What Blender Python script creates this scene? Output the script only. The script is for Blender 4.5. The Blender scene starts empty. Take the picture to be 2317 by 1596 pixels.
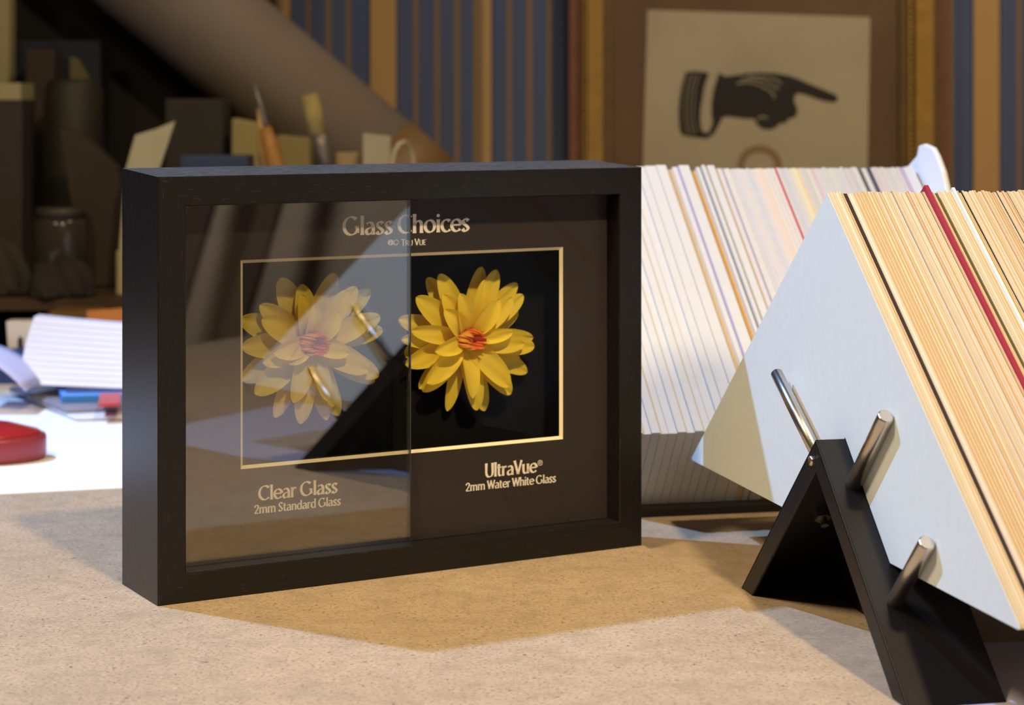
import bpy, bmesh, math, random
from mathutils import Vector, Matrix
random.seed(7)
C = bpy.context.scene.collection
SC = bpy.context.scene

# ------------------------------------------------------------------ camera, world, lights, exposure
F = 4700.0            # focal length in pixels of the 2317 x 1596 frame
CX, HZ = 1158.5, 218.0  # principal column, horizon row
CAMH = 0.2617         # lens height above the board
cam = bpy.data.cameras.new('camera')
cam.sensor_width = 36.0
cam.lens = 36.0 * F / 2317
cam.shift_y = -(798 - HZ) / 2317
cam.clip_start = 0.05
cam.dof.use_dof = True
cam.dof.focus_distance = 1.06
cam.dof.aperture_fstop = 12.5
camo = bpy.data.objects.new('camera', cam)
camo.location = (0, 0, CAMH)
camo.rotation_euler = (math.pi / 2, 0, 0)
C.objects.link(camo)
SC.camera = camo

w = bpy.data.worlds.new('room_air')
SC.world = w
w.use_nodes = True
w.node_tree.nodes['Background'].inputs[0].default_value = (1.0, 0.88, 0.74, 1)
w.node_tree.nodes['Background'].inputs[1].default_value = 0.05

def area(name, loc, target, size, power, col, shape='DISK', size_y=None, spread=180):
    l = bpy.data.lights.new(name, 'AREA')
    l.shape = shape
    l.size = size
    if size_y: l.size_y = size_y
    l.energy = power
    l.color = col
    l.spread = math.radians(spread)
    o = bpy.data.objects.new(name, l)
    o.location = loc
    o.rotation_euler = (Vector(target) - Vector(loc)).to_track_quat('-Z', 'Y').to_euler()
    C.objects.link(o)
    return o

# cool shaded lamp over the desk behind the frame
cl = bpy.data.lights.new('cool_lamp', 'SPOT')
cl.energy = 225; cl.color = (0.34, 0.56, 1.0); cl.shadow_soft_size = 0.025
cl.spot_size = math.radians(50); cl.spot_blend = 0.45
clo = bpy.data.objects.new('cool_lamp', cl)
clo.location = (-1.16, 1.68, 1.74)
clo.rotation_euler = (Vector((0.0, 1.12, 0.0)) - clo.location).to_track_quat('-Z', 'Y').to_euler()
C.objects.link(clo)
# warm ceiling lamps: front right, front left, one washing the papered wall; then an added fill at the right of the room
area('warm_spot', (0.50, -0.10, 1.75), (0.0, 1.1, 0.05), 0.10, 7.4, (1.0, 0.74, 0.40), spread=85)
area('warm_ceiling_lamp', (-0.85, 0.30, 1.60), (0.1, 1.1, 0.10), 0.40, 6.6, (1.0, 0.75, 0.44), spread=85)
area('wall_wash', (0.55, 1.85, 1.7), (0.45, 2.8, 0.32), 0.2, 3.4, (1.0, 0.82, 0.60), spread=85)
area('right_wall_fill', (1.7, -1.1, 1.5), (2.6, -1.1, 0.0), 0.4, 26, (1.0, 0.85, 0.68), spread=140)  # added only to brighten the right wall mirrored in the clear pane

SC.view_settings.view_transform = 'Standard'
SC.view_settings.look = 'None'
SC.view_settings.exposure = 0.0
SC.view_settings.gamma = 1.0
SC.view_settings.use_curve_mapping = False

# ------------------------------------------------------------------ helpers
def at(u, v, Y):
    return Vector(((u - CX) * Y / F, Y, CAMH - (v - HZ) * Y / F))

def ray(u, v):
    return Vector(((u - CX) / F, 1.0, -(v - HZ) / F))

def hit(u, v, p0, n):
    d = ray(u, v)
    o = Vector((0, 0, CAMH))
    k = (p0 - o).dot(n) / d.dot(n)
    return o + d * k

def on_table(u, v, z=0.0):
    return hit(u, v, Vector((0, 0, z)), Vector((0, 0, 1)))

def mesh_obj(name, verts, faces, mats, parent=None, idx=None, smooth=False, world=False):
    me = bpy.data.meshes.new(name)
    me.from_pydata([tuple(v) for v in verts], [], faces)
    if not isinstance(mats, (list, tuple)): mats = [mats]
    for m in mats: me.materials.append(m)
    if idx:
        for p, i in zip(me.polygons, idx): p.material_index = i
    if smooth:
        for p in me.polygons: p.use_smooth = True
    me.update()
    o = bpy.data.objects.new(name, me)
    C.objects.link(o)
    if parent is not None:
        o.parent = parent
        if world: o.matrix_parent_inverse = parent_inv(parent)
    return o

def parent_inv(p):
    m = Matrix.LocRotScale(p.location, p.rotation_euler, p.scale)
    q = p.parent
    if q is not None: m = (q.matrix_parent_inverse.inverted() if False else parent_inv(q).inverted()) @ m
    return m.inverted()

def bm_obj(name, bm, mats, parent=None, smooth=False, bevel=0.0, seg=2, world=False):
    bmesh.ops.recalc_face_normals(bm, faces=bm.faces[:])
    me = bpy.data.meshes.new(name)
    bm.to_mesh(me); bm.free()
    if not isinstance(mats, (list, tuple)): mats = [mats]
    for m in mats: me.materials.append(m)
    if smooth:
        for p in me.polygons: p.use_smooth = True
    o = bpy.data.objects.new(name, me)
    C.objects.link(o)
    if parent is not None:
        o.parent = parent
        if world: o.matrix_parent_inverse = parent_inv(parent)
    if bevel > 0:
        b = o.modifiers.new('edge', 'BEVEL'); b.width = bevel; b.segments = seg; b.limit_method = 'ANGLE'
    return o

def tag(o, label=None, cat=None, group=None, kind=None):
    if label: o['label'] = label
    if cat: o['category'] = cat
    if group: o['group'] = group
    if kind: o['kind'] = kind
    return o

def empty(name, loc=(0, 0, 0), rz=0.0):
    o = bpy.data.objects.new(name, None)
    o.empty_display_size = 0.02
    o.location = loc
    o.rotation_euler = (0, 0, rz)
    C.objects.link(o)
    return o

def add_box(bm, lo, hi, M=None):
    vs = []
    for x in (lo[0], hi[0]):
        for y in (lo[1], hi[1]):
            for z in (lo[2], hi[2]):
                p = Vector((x, y, z))
                vs.append(bm.verts.new(M @ p if M else p))
    for f in ((0, 1, 3, 2), (4, 6, 7, 5), (0, 4, 5, 1), (2, 3, 7, 6), (0, 2, 6, 4), (1, 5, 7, 3)):
        bm.faces.new([vs[i] for i in f])

def add_prism(bm, poly_a, poly_b):
    """joins two matching outlines into a closed solid"""
    a = [bm.verts.new(p) for p in poly_a]
    b = [bm.verts.new(p) for p in poly_b]
    n = len(a)
    bm.faces.new(a); bm.faces.new(list(reversed(b)))
    for i in range(n):
        bm.faces.new((a[i], b[i], b[(i + 1) % n], a[(i + 1) % n]))

def add_tube(bm, pts, radii, seg=20, cap=True):
    rings = []
    for i, p in enumerate(pts):
        p = Vector(p)
        t = (Vector(pts[min(i + 1, len(pts) - 1)]) - Vector(pts[max(i - 1, 0)])).normalized()
        s = t.orthogonal().normalized()
        if rings:
            s = (last_s - t * last_s.dot(t)).normalized()
        last_s = s
        q = t.cross(s)
        r = radii[i] if isinstance(radii, (list, tuple)) else radii
        rings.append([bm.verts.new(p + (s * math.cos(2 * math.pi * k / seg) + q * math.sin(2 * math.pi * k / seg)) * r) for k in range(seg)])
    for a, b in zip(rings, rings[1:]):
        for k in range(seg):
            bm.faces.new((a[k], a[(k + 1) % seg], b[(k + 1) % seg], b[k]))
    if cap:
        bm.faces.new(list(reversed(rings[0]))); bm.faces.new(rings[-1])

def add_lathe(bm, prof, center=(0, 0, 0), seg=32, sx=1.0, sy=1.0, rot=0.0):
    rings = []
    cr, sr = math.cos(rot), math.sin(rot)
    for r, z in prof:
        ring = []
        for k in range(seg):
            x, y = r * sx * math.cos(2 * math.pi * k / seg), r * sy * math.sin(2 * math.pi * k / seg)
            ring.append(bm.verts.new((center[0] + x * cr - y * sr, center[1] + x * sr + y * cr, center[2] + z)))
        rings.append(ring)
    for a, b in zip(rings, rings[1:]):
        for k in range(seg):
            bm.faces.new((a[k], a[(k + 1) % seg], b[(k + 1) % seg], b[k]))
    bm.faces.new(list(reversed(rings[0]))); bm.faces.new(rings[-1])

# ------------------------------------------------------------------ materials
def srgb(r, g, b):
    f = lambda c: (c / 255 / 12.92) if c / 255 <= 0.04045 else ((c / 255 + 0.055) / 1.055) ** 2.4
    return (f(r), f(g), f(b), 1)

def mat(name, col, rough=0.6, metal=0.0, spec=0.5, noise=None, bump=None, sheen=0.0):
    """noise = (scale, amount) tints the colour a little; bump = (scale, strength)"""
    m = bpy.data.materials.new(name)
    m.use_nodes = True
    nt = m.node_tree
    b = nt.nodes['Principled BSDF']
    b.inputs['Base Color'].default_value = col
    b.inputs['Roughness'].default_value = rough
    b.inputs['Metallic'].default_value = metal
    b.inputs['Specular IOR Level'].default_value = spec
    if noise or bump:
        tc = nt.nodes.new('ShaderNodeTexCoord')
    if noise:
        n = nt.nodes.new('ShaderNodeTexNoise'); n.inputs['Scale'].default_value = noise[0]; n.inputs['Detail'].default_value = 5
        nt.links.new(tc.outputs['Object'], n.inputs['Vector'])
        mx = nt.nodes.new('ShaderNodeMix'); mx.data_type = 'RGBA'
        mx.inputs[6].default_value = [c * (1 - noise[1]) for c in col[:3]] + [1]
        mx.inputs[7].default_value = [min(1, c * (1 + noise[1])) for c in col[:3]] + [1]
        nt.links.new(n.outputs['Fac'], mx.inputs[0])
        nt.links.new(mx.outputs[2], b.inputs['Base Color'])
    if bump:
        n2 = nt.nodes.new('ShaderNodeTexNoise'); n2.inputs['Scale'].default_value = bump[0]; n2.inputs['Detail'].default_value = 4
        nt.links.new(tc.outputs['Object'], n2.inputs['Vector'])
        bp = nt.nodes.new('ShaderNodeBump'); bp.inputs['Strength'].default_value = bump[1]; bp.inputs['Distance'].default_value = 0.001
        nt.links.new(n2.outputs['Fac'], bp.inputs['Height'])
        nt.links.new(bp.outputs['Normal'], b.inputs['Normal'])
    return m

def wood_black(name, axis, top_sheen=True):
    """black stained oak: short open pores running along the given object axis"""
    m = mat(name, (0.010, 0.009, 0.010, 1), 0.32, spec=0.34)
    nt = m.node_tree; b = nt.nodes['Principled BSDF']
    tc = nt.nodes.new('ShaderNodeTexCoord')
    mp = nt.nodes.new('ShaderNodeMapping')
    sc = [1500, 1500, 1500]; sc[axis] = 120
    mp.inputs['Scale'].default_value = sc
    nt.links.new(tc.outputs['Object'], mp.inputs['Vector'])
    n = nt.nodes.new('ShaderNodeTexNoise'); n.inputs['Scale'].default_value = 1.0; n.inputs['Detail'].default_value = 2
    nt.links.new(mp.outputs['Vector'], n.inputs['Vector'])
    r = nt.nodes.new('ShaderNodeValToRGB')
    r.color_ramp.elements[0].position = 0.63; r.color_ramp.elements[0].color = (0, 0, 0, 1)
    r.color_ramp.elements[1].position = 0.72; r.color_ramp.elements[1].color = (1, 1, 1, 1)
    nt.links.new(n.outputs['Fac'], r.inputs['Fac'])
    mx = nt.nodes.new('ShaderNodeMix'); mx.data_type = 'RGBA'
    mx.inputs[6].default_value = (0.0085, 0.0080, 0.0088, 1)
    mx.inputs[7].default_value = (0.034, 0.028, 0.024, 1)
    nt.links.new(r.outputs['Color'], mx.inputs[0])
    # bluish lamp sheen painted as dusty flecks into the colour of upward faces
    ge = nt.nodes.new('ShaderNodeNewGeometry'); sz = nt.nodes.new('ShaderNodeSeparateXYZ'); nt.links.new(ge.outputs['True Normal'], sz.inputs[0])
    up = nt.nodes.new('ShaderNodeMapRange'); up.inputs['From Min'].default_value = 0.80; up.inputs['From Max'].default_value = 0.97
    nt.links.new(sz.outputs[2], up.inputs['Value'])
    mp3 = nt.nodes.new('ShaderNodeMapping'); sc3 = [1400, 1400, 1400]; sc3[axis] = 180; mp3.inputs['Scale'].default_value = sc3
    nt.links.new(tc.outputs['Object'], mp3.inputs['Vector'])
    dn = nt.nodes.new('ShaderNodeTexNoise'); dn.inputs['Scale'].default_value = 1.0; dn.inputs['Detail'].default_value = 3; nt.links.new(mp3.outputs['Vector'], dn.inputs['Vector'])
    dr = nt.nodes.new('ShaderNodeMapRange'); dr.inputs['From Min'].default_value = 0.38; dr.inputs['From Max'].default_value = 0.75; dr.inputs['To Min'].default_value = 0.2 if top_sheen else 0.0; dr.inputs['To Max'].default_value = 1.0 if top_sheen else 0.08
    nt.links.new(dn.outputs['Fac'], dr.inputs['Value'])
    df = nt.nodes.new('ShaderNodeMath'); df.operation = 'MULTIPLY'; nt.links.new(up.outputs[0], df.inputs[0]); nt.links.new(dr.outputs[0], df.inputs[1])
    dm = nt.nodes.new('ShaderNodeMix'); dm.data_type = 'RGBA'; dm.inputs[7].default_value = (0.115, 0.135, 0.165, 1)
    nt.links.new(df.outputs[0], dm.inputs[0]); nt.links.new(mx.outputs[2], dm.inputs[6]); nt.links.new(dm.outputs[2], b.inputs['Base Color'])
    mp2 = nt.nodes.new('ShaderNodeMapping')
    sc2 = [260, 260, 260]; sc2[axis] = 9
    mp2.inputs['Scale'].default_value = sc2
    nt.links.new(tc.outputs['Object'], mp2.inputs['Vector'])
    n2 = nt.nodes.new('ShaderNodeTexNoise'); n2.inputs['Scale'].default_value = 1.0; n2.inputs['Detail'].default_value = 6; n2.inputs['Distortion'].default_value = 0.6
    nt.links.new(mp2.outputs['Vector'], n2.inputs['Vector'])
    add = nt.nodes.new('ShaderNodeMath'); add.operation = 'MULTIPLY_ADD'; add.inputs[1].default_value = -1.2
    nt.links.new(r.outputs['Color'], add.inputs[0]); nt.links.new(n2.outputs['Fac'], add.inputs[2])
    bp = nt.nodes.new('ShaderNodeBump'); bp.inputs['Strength'].default_value = 0.14; bp.inputs['Distance'].default_value = 0.0003
    nt.links.new(add.outputs[0], bp.inputs['Height'])
    nt.links.new(bp.outputs['Normal'], b.inputs['Normal'])
    return m

def fibreboard(name, col, dark, fleck):
    """pressed fibre board: mottled ground with many short dark fibres"""
    m = mat(name, col, 0.72, spec=0.3)
    nt = m.node_tree; b = nt.nodes['Principled BSDF']
    tc = nt.nodes.new('ShaderNodeTexCoord')
    n = nt.nodes.new('ShaderNodeTexNoise'); n.inputs['Scale'].default_value = 14; n.inputs['Detail'].default_value = 8; n.inputs['Roughness'].default_value = 0.65
    nt.links.new(tc.outputs['Object'], n.inputs['Vector'])
    mx = nt.nodes.new('ShaderNodeMix'); mx.data_type = 'RGBA'
    mx.inputs[6].default_value = [c * 0.72 for c in col[:3]] + [1]
    mx.inputs[7].default_value = [min(1, c * 1.25) for c in col[:3]] + [1]
    nt.links.new(n.outputs['Fac'], mx.inputs[0])
    last = mx.outputs[2]
    def noise(scale, detail, off, dist=0.0):
        mp = nt.nodes.new('ShaderNodeMapping'); mp.inputs['Location'].default_value = (off, off * 0.7, 0)
        nt.links.new(tc.outputs['Object'], mp.inputs['Vector'])
        k = nt.nodes.new('ShaderNodeTexNoise'); k.inputs['Scale'].default_value = scale; k.inputs['Detail'].default_value = detail; k.inputs['Distortion'].default_value = dist
        nt.links.new(mp.outputs['Vector'], k.inputs['Vector'])
        return k.outputs['Fac']
    def span(src, a, b_, lo, hi):
        r = nt.nodes.new('ShaderNodeMapRange'); r.inputs['From Min'].default_value = a; r.inputs['From Max'].default_value = b_
        r.inputs['To Min'].default_value = lo; r.inputs['To Max'].default_value = hi
        nt.links.new(src, r.inputs['Value'])
        return r.outputs['Result']
    def op(kind, a, b_):
        m_ = nt.nodes.new('ShaderNodeMath'); m_.operation = kind
        for k, q in enumerate((a, b_)):
            if hasattr(q, 'links'): nt.links.new(q, m_.inputs[k])
            elif q is not None: m_.inputs[k].default_value = q
        return m_.outputs[0]
    def over(last, fac, c):
        q = nt.nodes.new('ShaderNodeMix'); q.data_type = 'RGBA'
        nt.links.new(fac, q.inputs[0]); nt.links.new(last, q.inputs[6]); q.inputs[7].default_value = c
        return q.outputs[2]
    # thin curled fibres: narrow contour lines of a noise, broken up by a second one
    for scale, off, lo, hi in ((230, 3.0, 0.60, 0.66), (340, 11.0, 0.60, 0.66), (150, 23.0, 0.64, 0.69)):
        ridge = op('ABSOLUTE', op('SUBTRACT', noise(scale, 0, off, 0.6), 0.5), None)
        thin = span(ridge, 0.006, 0.026, 1.0, 0.0)
        mask = span(noise(scale * 1.3, 1, off + 5), lo, hi, 0.0, fleck)
        last = over(last, op('MULTIPLY', thin, mask), dark)
    last = over(last, span(noise(520, 2, 41), 0.54, 0.74, 0.0, fleck * 0.7), dark)
    last = over(last, span(noise(420, 3, 57), 0.54, 0.72, 0.0, 0.40), [min(1, c * 1.5) for c in col[:3]] + [1])
    last = over(last, span(noise(70, 6, 77), 0.46, 0.70, 0.0, 0.42), [c * 0.62 for c in col[:3]] + [1])
    nt.links.new(last, b.inputs['Base Color'])
    g = nt.nodes.new('ShaderNodeTexNoise'); g.inputs['Scale'].default_value = 700; g.inputs['Detail'].default_value = 3
    nt.links.new(tc.outputs['Object'], g.inputs['Vector'])
    bp = nt.nodes.new('ShaderNodeBump'); bp.inputs['Strength'].default_value = 0.25; bp.inputs['Distance'].default_value = 0.0005
    nt.links.new(g.outputs['Fac'], bp.inputs['Height']); nt.links.new(bp.outputs['Normal'], b.inputs['Normal'])
    return m

def pane(name, refl, tint):
    """thin glass sheet: lets light straight through and mirrors a share of it"""
    m = bpy.data.materials.new(name); m.use_nodes = True
    nt = m.node_tree; nt.nodes.clear()
    out = nt.nodes.new('ShaderNodeOutputMaterial')
    tr = nt.nodes.new('ShaderNodeBsdfTransparent'); tr.inputs[0].default_value = tint
    gl = nt.nodes.new('ShaderNodeBsdfGlossy'); gl.inputs['Roughness'].default_value = 0.0
    lw = nt.nodes.new('ShaderNodeLayerWeight'); lw.inputs['Blend'].default_value = 0.25
    ml = nt.nodes.new('ShaderNodeMath'); ml.operation = 'MULTIPLY_ADD'; ml.inputs[1].default_value = refl * 1.5; ml.inputs[2].default_value = refl
    nt.links.new(lw.outputs['Facing'], ml.inputs[0])
    mx = nt.nodes.new('ShaderNodeMixShader')
    nt.links.new(ml.outputs[0], mx.inputs[0]); nt.links.new(tr.outputs[0], mx.inputs[1]); nt.links.new(gl.outputs[0], mx.inputs[2])
    nt.links.new(mx.outputs[0], out.inputs[0])
    return m

def petal_mat(name, col, tcol, mixf=0.45):
    m = bpy.data.materials.new(name); m.use_nodes = True
    nt = m.node_tree; nt.nodes.clear()
    out = nt.nodes.new('ShaderNodeOutputMaterial')
    tc = nt.nodes.new('ShaderNodeTexCoord')
    n = nt.nodes.new('ShaderNodeTexNoise'); n.inputs['Scale'].default_value = 90; n.inputs['Detail'].default_value = 2
    nt.links.new(tc.outputs['Object'], n.inputs['Vector'])
    mc = nt.nodes.new('ShaderNodeMix'); mc.data_type = 'RGBA'
    mc.inputs[6].default_value = [c * 0.88 for c in col[:3]] + [1]; mc.inputs[7].default_value = col
    nt.links.new(n.outputs['Fac'], mc.inputs[0])
    a = nt.nodes.new('ShaderNodeBsdfPrincipled'); a.inputs['Roughness'].default_value = 0.6; a.inputs['Specular IOR Level'].default_value = 0.25
    nt.links.new(mc.outputs[2], a.inputs['Base Color'])
    t = nt.nodes.new('ShaderNodeBsdfTranslucent'); t.inputs[0].default_value = tcol
    mx = nt.nodes.new('ShaderNodeMixShader'); mx.inputs[0].default_value = mixf
    nt.links.new(a.outputs[0], mx.inputs[1]); nt.links.new(t.outputs[0], mx.inputs[2]); nt.links.new(mx.outputs[0], out.inputs[0])
    return m

def wallpaper():
    m = mat('striped_wallpaper', (0.05, 0.06, 0.12, 1), 0.75, spec=0.2)
    nt = m.node_tree; b = nt.nodes['Principled BSDF']
    tc = nt.nodes.new('ShaderNodeTexCoord'); sx = nt.nodes.new('ShaderNodeSeparateXYZ')
    nt.links.new(tc.outputs['Object'], sx.inputs[0])
    per = 455 * 2.8 / F
    x0 = (838 - CX) * 2.8 / F
    s = nt.nodes.new('ShaderNodeMath'); s.operation = 'SUBTRACT'; s.inputs[1].default_value = x0 - 20 * per
    d = nt.nodes.new('ShaderNodeMath'); d.operation = 'DIVIDE'; d.inputs[1].default_value = per
    f = nt.nodes.new('ShaderNodeMath'); f.operation = 'FRACT'
    nt.links.new(sx.outputs[0], s.inputs[0]); nt.links.new(s.outputs[0], d.inputs[0]); nt.links.new(d.outputs[0], f.inputs[0])
    r = nt.nodes.new('ShaderNodeValToRGB'); r.color_ramp.interpolation = 'CONSTANT'
    blue = (0.075, 0.100, 0.200, 1); navy = (0.030, 0.038, 0.085, 1); org = (0.43, 0.275, 0.120, 1); brn = (0.215, 0.145, 0.085, 1)
    st = [(0, org), (57, navy), (62, blue), (96, brn), (107, blue), (144, brn), (155, blue), (190, brn), (202, blue), (232, brn), (253, org), (272, navy), (277, blue),
          (308, brn), (319, blue), (353, brn), (365, blue), (399, brn), (410, blue), (449, navy)]
    els = r.color_ramp.elements
    els[0].position = 0; els[0].color = org
    els[1].position = st[1][0] / 455; els[1].color = navy
    for p, c in st[2:]:
        e = els.new(p / 455); e.color = c
    nt.links.new(f.outputs[0], r.inputs['Fac'])
    nt.links.new(r.outputs['Color'], b.inputs['Base Color'])
    return m

M = {}
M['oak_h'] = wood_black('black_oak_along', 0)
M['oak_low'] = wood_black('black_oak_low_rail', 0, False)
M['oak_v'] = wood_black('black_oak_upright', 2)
M['matboard'] = mat('black_mat_surface', (0.034, 0.027, 0.026, 1), 0.85, spec=0.2, noise=(900, 0.2))
M['backing'] = mat('black_backing', (0.006, 0.006, 0.007, 1), 0.9, spec=0.1)
M['bevel'] = mat('cream_bevel', (0.86, 0.76, 0.52, 1), 0.6)
M['ink'] = mat('pale_print', (0.86, 0.80, 0.70, 1), 0.6, noise=(1500, 0.08))
M['clear'] = pane('clear_glass', 0.155, (0.985, 0.99, 0.985, 1))
M['ar'] = pane('water_white_glass', 0.004, (1, 1, 1, 1))
M['glass_edge'] = mat('glass_edge', (0.03, 0.033, 0.03, 1), 0.4)
M['petal'] = petal_mat('yellow_petal', (0.93, 0.74, 0.07, 1), (0.95, 0.68, 0.03, 1), 0.28)
M['stamen'] = petal_mat('orange_stamen', (0.95, 0.22, 0.06, 1), (0.9, 0.15, 0.03, 1), 0.3)
M['stamen_tip'] = petal_mat('pale_orange_stamen', (0.98, 0.48, 0.09, 1), (0.95, 0.35, 0.05, 1), 0.3)
M['board'] = fibreboard('fibreboard_top', (0.41, 0.318, 0.216, 1), (0.085, 0.06, 0.04, 1), 0.95)
M['bench'] = fibreboard('bench_top', (0.40, 0.31, 0.215, 1), (0.13, 0.09, 0.06, 1), 0.5)
M['powder'] = mat('black_powder_coat', (0.0065, 0.0065, 0.0078, 1), 0.42, spec=0.32, bump=(2500, 0.15))
M['steel'] = mat('brushed_steel', (0.62, 0.58, 0.52, 1), 0.27, metal=1.0, bump=(900, 0.05))
M['nut'] = mat('dull_zinc', (0.30, 0.27, 0.24, 1), 0.4, metal=1.0)
M['white_paper'] = mat('white_paper', (0.80, 0.82, 0.86, 1), 0.7, noise=(6, 0.03))
M['wall'] = wallpaper()

# ------------------------------------------------------------------ setting
def box_obj(name, lo, hi, m, parent=None, bevel=0.0):
    bm = bmesh.new(); add_box(bm, lo, hi)
    return bm_obj(name, bm, m, parent, bevel=bevel)

plain = mat('plain_wall', (0.40, 0.36, 0.31, 1), 0.85, noise=(3, 0.1))
TZ = -0.003
tag(box_obj('wall_back', (-2.6, 2.8, -0.9), (2.6, 2.9, 2.4), M['wall']), kind='structure')
tag(box_obj('wall_right', (2.6, -1.7, -0.9), (2.7, 2.9, 2.4), plain), kind='structure')
tag(box_obj('wall_left', (-2.7, -1.7, -0.9), (-2.6, 2.9, 2.4), plain), kind='structure')
tag(box_obj('wall_front', (-2.6, -1.8, -0.9), (2.6, -1.7, 2.4), plain), kind='structure')
tag(box_obj('floor', (-2.7, -1.8, -0.95), (2.7, 2.9, -0.9), mat('floor_boards', (0.12, 0.08, 0.05, 1), 0.6, noise=(5, 0.3))), kind='structure')

t = empty('workbench', (0, 1.5, -0.9))
tag(t, 'brown fibreboard topped workbench carrying the black shadow box and sample stands', 'workbench')
bm = bmesh.new(); add_box(bm, (-1.3, -1.15, 0.862), (1.5, 1.22, 0.9 + TZ)); bm_obj('bench_top', bm, M['bench'], t, bevel=0.002)
for x in (-1.2, 1.4):
    for y in (-1.05, 1.12):
        bm = bmesh.new(); add_box(bm, (x - 0.04, y - 0.04, 0), (x + 0.04, y + 0.04, 0.862)); bm_obj('leg', bm, M['bench'], t)

# fibreboard sheet on the bench
BU, BW = Vector((0.957, 0.291, 0)), Vector((0.264, -0.965, 0))
BU.normalize(); BW = Vector((0.2605, -0.9655, 0)).normalized(); BU = Vector((-BW.y, BW.x, 0))
corner = Vector((0.0107, 1.456, 0))
rng = random.Random(3)
edge_top = []
poly = []
n = 60
for i in range(n + 1):
    poly.append(corner + BW * (1.0 * i / n) + BU * rng.uniform(-0.0006, 0.0006))
poly.append(corner + BW * 1.0 - BU * 0.95)
poly.append(corner - BU * 0.95)
bm = bmesh.new()
add_prism(bm, [p.copy() for p in poly], [p + Vector((0, 0, TZ)) for p in poly])
o = bm_obj('fibreboard_sheet', bm, M['board'])
tag(o, 'tan fibreboard sheet lying flat under the black shadow box, flecked with dark fibres', 'board')

# ------------------------------------------------------------------ shadow box frame
FX0, FY0 = -0.1817, 1.065
ANG = math.atan2(0.1445, 0.2575)
FW = math.hypot(0.2575, 0.1445); FH = 0.2203
RD = Vector((math.cos(ANG), math.sin(ANG), 0)); ND = Vector((-math.sin(ANG), math.cos(ANG), 0))  # across, into depth
FO = Vector((FX0, FY0, 0))
DEP, RW = 0.0560, 0.0154
def fp(u, z, d): return FO + RD * u + ND * d + Vector((0, 0, z))
def fpix(u_, v_, d):
    """photo pixel to frame coordinates (across, up) on the plane at depth d"""
    p = hit(u_, v_, FO + ND * d, ND) - FO
    return p.dot(RD), p.z

frame = empty('shadow_box_frame', FO, ANG)
tag(frame, 'black stained oak shadow box frame with two glass panes comparing yellow flowers', 'picture frame')
def loc(u, z, d): return Vector((u, d, z))   # frame's own axes

GD = 0.0115                       # glass front
GAP = 0.0028                      # outer faces rise slightly towards the back
def rail(name, side):
    prof = [(0.0006, 0.0), (0, 0.0006), (0, DEP), (RW - 0.004, DEP), (RW - 0.004, 0.040), (RW, 0.040), (RW, 0.0006), (RW - 0.0006, 0.0)]
    def P(w_, d_, end):
        rise = GAP * d_ / DEP * max(0, 1 - w_ / RW)
        zt = FH - w_ + rise; zb = w_
        ul = w_ + 0.00010; ur = FW - w_ - 0.00010
        if side == 'top': return loc(ul if end == 0 else ur, zt, d_)
        if side == 'bottom': return loc(ul if end == 0 else ur, zb, d_)
        if side == 'left': return loc(ul, zb if end == 0 else zt, d_)
        return loc(ur, zb if end == 0 else zt, d_)
    bm = bmesh.new()
    add_prism(bm, [P(a, b, 0) for a, b in prof], [P(a, b, 1) for a, b in prof])
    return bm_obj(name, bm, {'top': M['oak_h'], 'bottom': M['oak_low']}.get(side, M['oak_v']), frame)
rail('top_rail', 'top'); rail('bottom_rail', 'bottom'); rail('left_stile', 'left'); rail('right_stile', 'right')

# mat with bevelled window
MD = 0.0140
q = [fpix(543, 591.5, MD), fpix(1271.5, 557, MD), fpix(1276, 993, MD), fpix(546, 1063, MD)]
mu0 = (q[0][0] + q[3][0]) / 2; mu1 = (q[1][0] + q[2][0]) / 2
mz1 = (q[0][1] + q[1][1]) / 2; mz0 = (q[2][1] + q[3][1]) / 2
BV, BDP = 0.0017, 0.0014
o4 = [(RW - 0.003, RW - 0.003), (FW - RW + 0.003, RW - 0.003), (FW - RW + 0.003, FH - RW + 0.003), (RW - 0.003, FH - RW + 0.003)]
# keep the board just inside the rails
o4 = [(RW, RW), (FW - RW, RW), (FW - RW, FH - RW), (RW, FH - RW)]
i4 = [(mu0, mz0), (mu1, mz0), (mu1, mz1), (mu0, mz1)]
b4 = [(mu0 + BV, mz0 + BV), (mu1 - BV, mz0 + BV), (mu1 - BV, mz1 - BV), (mu0 + BV, mz1 - BV)]
vs = [loc(a, b, MD) for a, b in o4] + [loc(a, b, MD) for a, b in i4] + [loc(a, b, MD + BDP) for a, b in b4] + [loc(a, b, MD + BDP) for a, b in o4]
fs = []
for k in range(4):
    j = (k + 1) % 4
    fs += [(k, j, 4 + j, 4 + k), (8 + k, 8 + j, 12 + j, 12 + k), (12 + k, 12 + j, j, k)]
mat_board = mesh_obj('mat_board', vs, fs, M['matboard'], frame)
vs = []; fs = []
ix = 0
for k in range(4):
    j = (k + 1) % 4
    vs += [loc(i4[k][0], i4[k][1], MD), loc(i4[j][0], i4[j][1], MD), loc(b4[j][0], b4[j][1], MD + BDP), loc(b4[k][0], b4[k][1], MD + BDP)]
    fs.append((ix, ix + 1, ix + 2, ix + 3)); ix += 4
bev = mesh_obj('bevel', vs, fs, M['bevel'], mat_board)
bev['label'] = 'cream bevelled window edge'
BKD = 0.0400
bm = bmesh.new(); add_box(bm, (RW - 0.0035, BKD, RW - 0.0035), (FW - RW + 0.0035, BKD + 0.004, FH - RW + 0.0035))
bm_obj('backing_board', bm, M['backing'], frame)

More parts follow.
